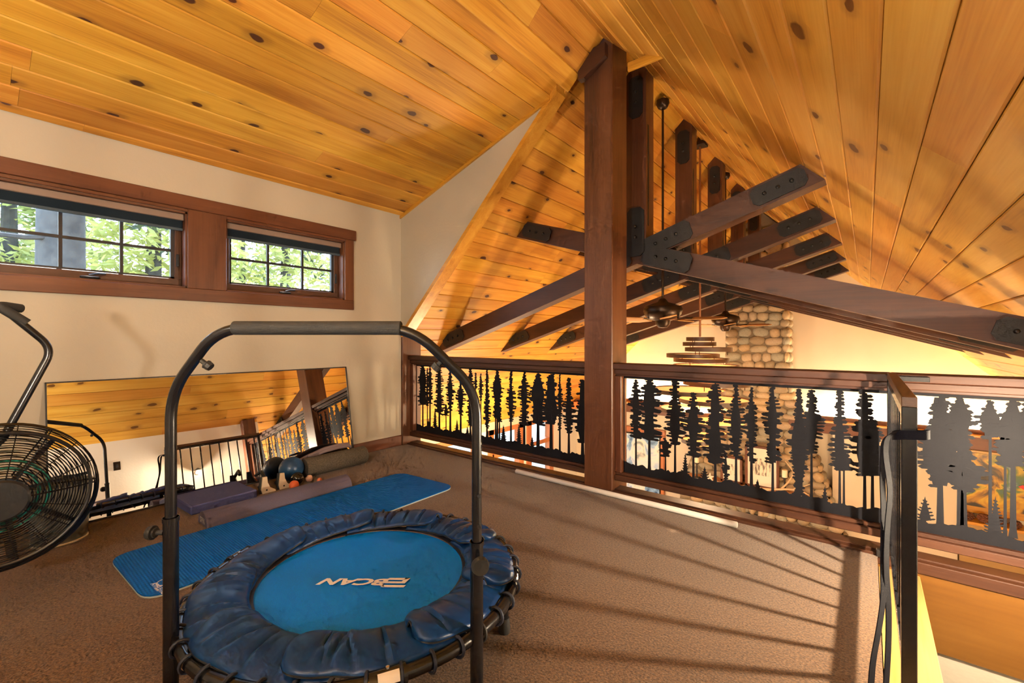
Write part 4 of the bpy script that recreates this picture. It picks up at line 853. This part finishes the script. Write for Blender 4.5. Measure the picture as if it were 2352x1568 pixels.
st = MB(); cp = [(-3.585, 1.70, .10), (-3.56, 1.78, .13), (-3.55, 1.90, .162), (-3.545, 2.02, .172), (-3.55, 2.12, .165), (-3.575, 2.16, .13)]
for off in (0, .016): st.tube([(x - off * .6, y, z + off) for x, y, z in cp], [.012, .014, .015, .015, .013, .010], 8)
st.tube([(-3.50, 1.73, .165), (-3.52, 1.80, .172), (-3.56, 1.86, .15)], [.006, .010, .012], 8)
tag(st.build('exercise_band', plain('mauve_cloth', (.19,.14,.155), .8), smooth=True), 'folded mauve exercise band draped over the foam roller', 'exercise band')

# ------------------------------------------------------------------ balls and the little stand
def ball(name, c, r, mat, label):
    return tag(MB().ball(c, r, 28, 18).build(name, mat, None, True), label, 'ball')
ball('exercise_ball', (-3.505, 1.605, .091), .090, plain('blue_ball_vinyl', (.012,.060,.165), .32, noise_amt=.25, nscale=14), 'blue exercise ball lying against the mirror')
ball('massage_ball', (-3.368, 1.585, .046), .046, plain('gloss_black_ball', (.010,.009,.008), .08), 'glossy black ball before the blue exercise ball')
ball('massage_ball', (-3.265, 1.515, .034), .034, plain('orange_ball', (.75,.16,.06), .5), 'orange ball half hidden behind the mauve half-round roller')
ball('massage_ball', (-3.36, 1.675, .026), .026, plain('pink_white_ball', (.70,.45,.36), .5, noise_amt=.3, nscale=30), 'small pale pink ball next to the speckled foam roller')
ball('massage_ball', (-3.27, 1.71, .020), .020, plain('salmon_ball', (.62,.20,.12), .5), 'tiny salmon ball peeking over the mauve half-round roller')
ss = thing('push_up_stand', 'small black stand with white curved feet beside the blue ball', 'exercise stand', (-3.42, 1.42, 0))
foot = [(-.012, .118), (.018, .116), (.022, .075), (.040, .035), (.075, .012), (.078, .0), (-.012, .0), (-.020, .03), (-.016, .075)]
for x, y in ((-3.36, 1.345), (-3.36, 1.465)):
    f = MB().prism(foot, (x, y, 0), Y3, Z3, X3, .012).build('foot', plain('cream_plastic', (.72,.60,.44), .4), ss)
    MB().prism([(a * .94 - .012, b) for a, b in foot], (x - .016, y, 0), Y3, Z3, X3, .016).build('rubber_backing', M['rubber'], f)
    MB().lathe([(.0, 0), (.006, 0), (.006, .002), (.0, .002)], (x + .012, y + .015, .022), (1, 0, 0), 10).build('bolt', M['iron'], f)
MB().bbox((-3.51, 1.36, .0), (-3.35, 1.385, .022), .004).build('base_bar', M['rubber'], ss); MB().bbox((-3.51, 1.48, .0), (-3.35, 1.505, .022), .004).build('base_bar', M['rubber'], ss)
MB().tube([(-3.50, 1.345, .10), (-3.44, 1.36, .135), (-3.36, 1.355, .10)], .012, 10).build('grip', M['rubber'], ss, True)

# ------------------------------------------------------------------ leaning mirror
mr_ = thing('leaning_mirror', 'large black-edged mirror lying on its side against the wall', 'mirror', (-3.70, 1.27, 0))
lean = math.atan2(.145, .84); mh = .853; my0, my1 = .30, 2.233; mb_ = Vector((-3.638, 0, .004)); mu = Vector((-math.sin(lean), 0, math.cos(lean))); mn = Vector((math.cos(lean), 0, math.sin(lean)))
def mq(y, h, d): return mb_ + Y3 * y + mu * h + mn * d
def mslab(name, y0, y1, h0, h1, d0, d1, mat):
    vs_ = [mq(y, h, d) for d in (d0, d1) for y, h in ((y0, h0), (y1, h0), (y1, h1), (y0, h1))]
    return MB().add(vs_, [(3,2,1,0), (4,5,6,7), (0,1,5,4), (1,2,6,5), (2,3,7,6), (3,0,4,7)]).build(name, mat, mr_)
mslab('mirror_glass', my0 + .004, my1 - .004, .004, mh - .004, -.008, 0, plain('silvered_glass', (.93,.93,.93), .005, metal=1.0))
for y0, y1, h0, h1 in ((my0, my0 + .007, 0, mh), (my1 - .007, my1, 0, mh), (my0, my1, 0, .007), (my0, my1, mh - .007, mh)): mslab('frame_edge', y0, y1, h0, h1, -.012, .006, M['black_metal'])

# ------------------------------------------------------------------ white tube on the floor, grey bin
wt = MB().lathe([(.0, 0), (.016, 0), (.018, .003), (.018, 1.652), (.016, 1.655), (.0, 1.655)], (-2.245, 2.845, .0185), (1, -.012, 0), 18).build('white_tube', M['white'], None, True); tag(wt, 'long white tube lying on the carpet along the railing', 'tube')
gb_ = thing('waste_bin', 'grey waste bin standing behind the fan of the bike', 'bin', (-3.44, .33, 0))
MB().lathe([(.0, .0), (.106, .0), (.110, .02), (.130, .30), (.134, .30), (.134, .315), (.124, .315), (.104, .03), (.0, .03)], (-3.44, .33, .001), seg=32).build('bin_body', plain('olive_grey_plastic', (.13,.125,.105), .5), gb_, True)
MB().tube([(-3.44 + .109 * math.cos(2*math.pi*k/32), .33 + .109 * math.sin(2*math.pi*k/32), .008) for k in range(32)], .006, 6, closed=True).build('base_rim', plain('cream_rim', (.60,.55,.45), .5), gb_, True)

# ------------------------------------------------------------------ fan bike
fb = thing('fan_bike', 'black fan exercise bike cut by the left picture edge', 'exercise bike', (-2.6, -.1, 0))
FC = Vector((-2.585, .085, .497)); FR = .276; u1, u2 = Vector((0, 1, 0)), Vector((0, 0, 1)); fn = Vector((1, 0, 0))
wc = MB()
def ring(r, x, th=.0019, seg=56): wc.tube([FC + (u1 * math.cos(2*math.pi*k/seg) + u2 * math.sin(2*math.pi*k/seg)) * r + fn * x for k in range(seg)], th, 4, closed=True)
dome = lambda r: .075 - .045 * (r / FR) ** 3
for i in range(24):
    r = .075 + (FR - .080) * i / 23; ring(r, dome(r)); 
    if i % 2 == 0: ring(r, -dome(r))
for x in (-.03, -.015, 0, .015, .03): ring(FR, x, .0024)
for k in range(18):
    a = 2 * math.pi * k / 18; e = u1 * math.cos(a) + u2 * math.sin(a)
    for sg in ((1, -1) if k % 3 == 0 else (1,)): wc.tube([FC + e * r + fn * (dome(r) - .003) * sg for r in (.07, .12, .17, .22, .265, FR)], .0018 if k % 3 else .003, 4)
wc.build('wire_cage', M['black_tube'], fb, True)
rimm = MB(); rimm.tube([FC + (u1 * math.cos(2*math.pi*k/64) + u2 * math.sin(2*math.pi*k/64)) * (FR - .028) + fn * .052 for k in range(64)], .006, 6, closed=True); rimm.build('cage_band', M['black_metal'], fb, True)
MB().lathe([(.0, .04), (.078, .04), (.078, .078), (.070, .085), (.0, .086)], FC, fn, 32).build('hub_cap', M['black_metal'], fb, True)
for k in range(8):
    a = 2 * math.pi * k / 8; e = u1 * math.cos(a) + u2 * math.sin(a); t_ = -u1 * math.sin(a) + u2 * math.cos(a)
    MB().add([FC + e * .07 - fn * .03, FC + e * .25 - fn * .04 + t_ * .02, FC + e * .25 + fn * .03 + t_ * .05, FC + e * .07 + fn * .03 + t_ * .03], [(0, 1, 2, 3)]).build('fan_blade', plain('dark_blade', (.03,.03,.03), .5) if k == 0 else bpy.data.materials['dark_blade'], fb)
for r in (.105, .135): MB().tube([FC + (u1 * math.cos(2*math.pi*k/40) + u2 * math.sin(2*math.pi*k/40)) * r - fn * .01 for k in range(40)], .006, 6, closed=True).build('inner_ring', plain('teal_plastic', (.02,.34,.26), .3), fb, True)
XB = -2.62
arm = [at('X', XB, 8, 1005), at('X', XB, 50, 938), at('X', XB, 122, 800), at('X', XB, 62, 742), at('X', XB, 12, 712)]
MB().tube(bend([arm[0], arm[2], arm[4]], .055, 8), .0135, 12).build('handle_arm', M['black_tube'], fb, True)
h2 = at('X', XB, 2, 704); h3 = h2 + Vector((-.05, .055, -.002))
MB().tube(bend([arm[3], h2 + Vector((.0, -.012, .006)), h3], .03, 6), .0175, 12).build('hand_grip', M['foam_black'], fb, True)
mf = MB(); mf.tube([FC + Vector((-.06, 0, 0)), FC + Vector((-.06, -.35, -.12)), FC + Vector((-.06, -.62, .12))], .028, 12); mf.tube([FC + Vector((-.06, -.35, -.12)), FC + Vector((-.06, -.42, -.44))], .03, 12); mf.tube([arm[0], FC + Vector((-.06, -.25, -.10))], .014, 10); mf.build('main_frame', M['black_metal'], fb, True)
bs = MB(); bs.bbox((-2.95, -.50, .0), (-2.30, -.42, .06), .01); bs.bbox((-2.95, -1.05, .0), (-2.30, -.97, .06), .01); bs.bbox((-2.66, -1.0, .03), (-2.60, -.45, .08), .01); bs.build('base', M['black_metal'], fb)
MB().ball((-2.62, -.62, .75), .12, 16, 10, (1.0, 1.2, .35)).build('saddle', M['foam_black'], fb, True); MB().tube([(-2.62, -.55, .5), (-2.62, -.62, .73)], .02, 10).build('seat_post', M['black_metal'], fb, True)

# ------------------------------------------------------------------ stair gate with strap
gt = thing('stair_gate', 'black metal stair gate standing edge-on at the stair opening', 'gate', (.095, 2.3, 0))
gx0, gx1, gy0, gy1 = .077, .112, 1.715, 2.915
MB().bbox((gx0, gy0, .902), (gx1, gy1, .934), .002).build('top_bar', wood('gate_cap_brown', (.06,.025,.012), (.10,.042,.018), (.14,.06,.026), 'Y', .4, var=0), gt)
MB().bbox((gx0 + .003, gy0, .868), (gx1 - .003, gy1, .902), .002).build('upper_bar', M['black_tube'], gt)
MB().bbox((gx0 + .003, gy0, .112), (gx1 - .003, gy1, .136), .002).build('bottom_bar', M['black_tube'], gt)
MB().bbox((gx0, gy0 - .005, .02), (gx1, gy0 + .032, .905), .002).build('end_post', M['black_tube'], gt); MB().bbox((gx0, gy1 - .035, .03), (gx1, gy1, .905), .002).build('hinge_post', M['black_tube'], gt)
for k in range(9):
    y = 1.885 + .1185 * (k - 0); 
    if y < gy1 - .04: MB().box((.0875, y - .0075, .136), (.1015, y + .0075, .868)).build('baluster', M['black_tube'], gt)
hg = MB(); hg.bbox((.10, 2.912, .893), (.235, 2.926, .917), .002); hg.build('upper_hinge', M['iron'], gt); MB().bbox((.035, 2.90, .0), (.08, 2.93, .035), .002).build('lower_hinge', M['iron'], gt)
sp_ = thing('nylon_strap', 'black nylon strap looped round the end post of the stair gate', 'strap', (.09, 1.7, 0))
def ribbon(pts, wvec, w_, name, mat, par, t=.0025):
    P_ = [Vector(p) for p in pts]; n = len(P_); m = MB()
    wv = wvec if isinstance(wvec, list) else [wvec] * n
    for i, p in enumerate(P_):
        tg = (P_[min(i+1, n-1)] - P_[max(i-1, 0)]).normalized(); W_ = Vector(wv[i]).normalized(); nn = tg.cross(W_).normalized()
        for a, b in ((-1, -1), (1, -1), (1, 1), (-1, 1)): m.v.append(tuple(p + W_ * (a * w_ / 2) + nn * (b * t / 2)))
    for i in range(n - 1):
        for k in range(4): m.f.append((i*4+k, i*4+(k+1)%4, (i+1)*4+(k+1)%4, (i+1)*4+k))
    m.f += [(3,2,1,0), tuple(range((n-1)*4, n*4))]
    return m.build(name, mat, par, True)
M['strap'] = plain('black_nylon', (.008,.008,.014), .8, spec=.1, bump=.2, bscale=500)
lz = .822; loop = []
for i in range(25):
    t = 2 * math.pi * i / 24; loop.append((.0945 + .036 * math.copysign(abs(math.cos(t)) ** .7, math.cos(t)) + (.008 if math.cos(t) > .5 else 0), 1.728 + .036 * math.sin(t), lz + .008 * math.cos(t + .6)))
ribbon(loop, Z3, .026, 'loop', M['strap'], sp_)
tails = [[(2058, 990, 1.27), (2036, 1004, 1.25), (2033, 1040, 1.24), (2046, 1130, 1.24), (2038, 1200, 1.24), (2034, 1300, 1.22), (2042, 1400, 1.20), (2040, 1500, 1.19), (2034, 1590, 1.18)],
         [(2056, 992, 1.28), (2030, 1008, 1.27), (2026, 1080, 1.26), (2030, 1180, 1.25), (2028, 1300, 1.22), (2030, 1370, 1.20), (2018, 1450, 1.16), (2004, 1520, 1.13), (1999, 1600, 1.11)]]
for tl in tails:
    P_ = [dep(d, u, v) for u, v, d in tl]; P_ = bend(P_, .2, 4)
    ribbon([p if p.z > .012 else Vector((p.x, p.y, .012)) for p in P_], (RT + FW * .35), .022, 'tail', M['strap'], sp_)

# ------------------------------------------------------------------ lamps and wall plates
sl = thing('stair_sconce', 'small lit globe sconce on the knee wall above the stairs', 'lamp', (XK, 2.22, .57))
MB().lathe([(.0, 0), (.035, 0), (.035, .008), (.012, .012), (.012, .022), (.0, .022)], (XK, 2.22, .57), (-1, 0, 0), 16).build('base', M['bronze'], sl, True)
MB().ball((XK - .042, 2.22, .57), .024, 16, 10).build('globe', emit('warm_globe', (1.0,.80,.55), 60), sl, True)
MB().lathe([(.008, .062), (.055, .030), (.056, .026), (.05, .026), (.006, .056)], (XK - .06, 2.22, .57), seg=20).build('added_hood', M['bronze'], sl, True)  # hood added to keep the sconce light off the slope above
for y, z, lb in ((1.32, .87, 'dark switch plate high on the white knee wall'), (1.30, .40, 'dark outlet plate low on the white knee wall')):
    o = thing('wall_plate', lb, 'switch', (XK, y, z)); MB().bbox((XK - .006, y - .038, z - .058), (XK, y + .038, z + .058), .002).build('plate', M['bronze'], o); MB().bbox((XK - .010, y - .012, z - .022), (XK - .005, y + .012, z + .022), .002).build('rocker', M['iron'], o)
FILL_LAMPS = []  # unseen torchieres added behind the camera to brighten the loft
for x, y, h, lb in ((-1.35, -.95, 1.62, 'added bronze torchiere fill lamp behind the camera on the window side'), (-.15, -1.0, 1.05, 'added short bronze torchiere fill lamp behind the camera on the stair side')):
    o = thing('added_fill_lamp', lb, 'lamp', (x, y, 0), 'added fill lamps behind the camera')
    MB().lathe([(.0, 0), (.13, 0), (.13, .012), (.03, .03), (.0, .03)], (x, y, 0), seg=24).build('base', M['bronze'], o, True)
    MB().tube([(x, y, .02), (x, y, h)], .011, 10).build('pole', M['bronze'], o, True)
    MB().lathe([(.0, 0), (.03, .0), (.11, .05), (.15, .10), (.146, .10), (.105, .055), (.03, .01), (.0, .01)], (x, y, h), seg=28).build('bowl_shade', M['bronze'], o, True)
    MB().ball((x, y, h + .075), .035, 14, 10).build('bulb', emit('opal_bulb', (1.0,.82,.58), 10), o, True); FILL_LAMPS.append((x, y, h + .14))

# ------------------------------------------------------------------ outdoors
gd = struct(MB().box((-60, -30, -3.05), (XE - .3, 45, -3.0)).build('ground', plain('pale_meadow', (.14,.14,.09), .9, noise_amt=.3, nscale=.6)), 'pale sunlit meadow outside', 'ground')
M['bark'] = plain('grey_bark', (.040,.037,.031), .9, noise_amt=.35, nscale=9, bump=.8, bscale=14)
big = thing('pine_tree', 'large grey pine trunk with bare branches right outside the left window', 'tree', (-7.5, .72, -3))
MB().tube([(-7.5, .72, -3), (-7.5, .72, 0), (-7.48, .73, 3), (-7.47, .74, 7), (-7.45, .75, 12)], [.30, .235, .205, .185, .12], 18).build('trunk', M['bark'], big, True)
br = MB()
def branch(p, d, L_, r, depth, rnd):
    pts = [Vector(p)]; d = Vector(d).normalized(); n = 5
    for i in range(n): d = (d + Vector((rnd.uniform(-.25, .25), rnd.uniform(-.25, .25), rnd.uniform(-.22, .20)))).normalized(); pts.append(pts[-1] + d * (L_ / n))
    br.tube(pts, [r * (1 - .75 * i / n) for i in range(n + 1)], 6)
    tips.append(pts[-1]); 
    if depth: 
        for k in range(3): i = rnd.randint(1, n - 1); branch(pts[i], d + Vector((rnd.uniform(-.9, .9), rnd.uniform(-.9, .9), rnd.uniform(-.7, .7))), L_ * .5, r * .5, depth - 1, rnd)
tips = []; rnd = random.Random(5)
branch((-7.4, .70, 3.10), (.25, -1, .22), 1.9, .075, 2, rnd); branch((-7.4, .70, 2.3), (.4, -.8, -.2), 1.5, .035, 2, rnd)
br.build('bare_branches', M['bark'], big, True)
br = MB(); tips = []
for z in (3.6, 3.25, 3.9, 2.95, 4.3): branch((-7.4, .8, z), (.35, 1, rnd.uniform(-.15, .1)), 2.2, .035, 2, rnd)
br.build('leafy_branches', M['bark'], big, True)
def leaf_mat(name, col, tr):
    m, nt, N, L, P = new_mat(name); P.inputs['Base Color'].default_value = (*col, 1); P.inputs['Roughness'].default_value = .6; P.inputs['Transmission Weight'].default_value = 0
    tn = N.new('ShaderNodeBsdfTranslucent'); tn.inputs[0].default_value = (*tr, 1); mx = N.new('ShaderNodeMixShader'); mx.inputs[0].default_value = .45; L.new(P.outputs[0], mx.inputs[1]); L.new(tn.outputs[0], mx.inputs[2]); L.new(mx.outputs[0], N['Material Output'].inputs[0]); return m
LV = [leaf_mat('pine_needles_dark', (.022,.034,.014), (.04,.055,.016)), leaf_mat('pine_needles_mid', (.18,.20,.06), (.26,.29,.08)), leaf_mat('pine_needles_pale', (.28,.285,.085), (.42,.43,.12))]
def tufts(name, centres, n, spread, size, mat, parent, seed):
    r_ = random.Random(seed); m = MB()
    for c in centres:
        for _ in range(n):
            p = Vector(c) + Vector((r_.gauss(0, spread), r_.gauss(0, spread), r_.gauss(0, spread * .6))); a = Vector((r_.uniform(-1, 1), r_.uniform(-1, 1), r_.uniform(-.6, .6))).normalized() * size * r_.uniform(.6, 1.4); b = a.cross(Vector((r_.uniform(-1, 1), r_.uniform(-1, 1), r_.uniform(-1, 1)))).normalized() * size * .35
            m.add([p - a, p + b, p + a, p - b], [(0, 1, 2, 3)])
    o = m.build(name, mat, parent); return o
tufts('needles', tips, 16, .13, .075, LV[0], big, 1)
TS = [(-13, -4.2, 'leftmost pale'), (-12.5, -1.8, 'broad pale'), (-14, .6, 'bushy pale'), (-12, 2.6, 'loose yellow-green'), (-15, 4.0, 'rounded pale'), (-12.5, 5.6, 'feathery pale'), (-14, 8.0, 'wide pale'), (-17, 1.8, 'taller hazy'), (-18, -2.5, 'second hazy'), (-18, 6.5, 'third hazy'), (-17, 11.0, 'rightmost hazy')]
for i, (x, y, nm) in enumerate(TS):
    o = thing('conifer', '%s green tree in the sunlit woods outside the windows' % nm, 'tree', (x, y, -3), 'sunlit trees outside'); r_ = random.Random(40 + i)
    MB().tube([(x, y, -3), (x + r_.uniform(-.2, .2), y, 2), (x + r_.uniform(-.3, .3), y, 6.5)], [.22, .16, .05], 8).build('trunk', M['bark'], o, True)
    cs_ = []
    for k in range(120):
        z = -1.2 + 8.2 * r_.random() ** .9; rr = (1.0 - (z + 1.2) / 11.5) * 2.0 * math.sqrt(r_.random()); a = r_.uniform(0, 6.283); cs_.append((x + rr * math.cos(a), y + rr * math.sin(a), z))
    tufts('foliage', cs_, 34, .26, .13, LV[2] if i < 7 else LV[1], o, 60 + i)
# ------------------------------------------------------------------ light from the lamps
def point(name, p, e, col, r):
    d = bpy.data.lights.new(name, 'POINT'); d.energy = e; d.color = col; d.shadow_soft_size = r; o = bpy.data.objects.new(name, d); COL.objects.link(o); o.location = p; return o
def area(name, p, e, col, sx_, sy_, rot):
    d = bpy.data.lights.new(name, 'AREA'); d.shape = 'RECTANGLE'; d.size = sx_; d.size_y = sy_; d.energy = e; d.color = col; o = bpy.data.objects.new(name, d); COL.objects.link(o); o.location = p; o.rotation_euler = rot; return o
WARM = (1.0, .76, .46)
point('sconce_light', (XK - .075, 2.22, .565), 215, (1.0, .80, .56), .02)
for i, p in enumerate(FILL_LAMPS): point('added_loft_fill_light', p, (100, 190)[i], (1.0, .91, .76), .06)  # fill light of the torchieres added behind the camera
area('cove_light_right', (.75, 9.10, -.22), 160, WARM, 2.9, .05, (R(180), 0, 0))
area('cove_light_left', (-3.6, 9.10, -.22), 150, WARM, 2.6, .05, (R(180), 0, 0))
for x, y, z, e in ((-1.45, YC, .76, 130), (-1.47, YC, .36, 130), (-1.46, YC, -.16, 150)): point('chandelier_light', (x, y, z), e, WARM, .06)

for x, y, h, lb in ((-3.9, 5.3, 1.3, 'added unseen torchiere fill lamp in the great room below the railing'), (1.75, 4.0, 1.6, 'added unseen torchiere fill lamp in the great room beyond the stairs')):  # lamps added out of view to brighten the great room slopes
    o = thing('added_fill_lamp', lb, 'lamp', (x, y, ZG), 'added fill lamps in the great room')
    MB().lathe([(.0, 0), (.13, 0), (.13, .012), (.03, .03), (.0, .03)], (x, y, ZG), seg=24).build('base', M['bronze'], o, True)
    MB().tube([(x, y, ZG + .02), (x, y, ZG + h)], .011, 10).build('pole', M['bronze'], o, True)
    MB().lathe([(.0, 0), (.03, .0), (.11, .05), (.15, .10), (.146, .10), (.105, .055), (.03, .01), (.0, .01)], (x, y, ZG + h), seg=28).build('bowl_shade', M['bronze'], o, True)
    MB().ball((x, y, ZG + h + .075), .035, 14, 10).build('bulb', bpy.data.materials['opal_bulb'], o, True); point('added_room_fill_light', (x, y, ZG + h + .14), (330 if x < 0 else 340), WARM, .2)
# daylight portals in the window openings (sampling aid for the sky light)
def portal(p, sx_, sy_, rot):
    o = area('window_portal', p, 1, (1, 1, 1), sx_, sy_, rot); o.data.cycles.is_portal = True
for y0, y1 in WO: portal((XW - .17, (y0 + y1) / 2, (OZ0 + OZ1) / 2), OZ1 - OZ0, y1 - y0, (0, R(-90), 0))
for y0, y1 in GW: portal((XE - .16, (y0 + y1) / 2, (GZ0 + GZ1) / 2), GZ1 - GZ0, y1 - y0, (0, R(-90), 0))
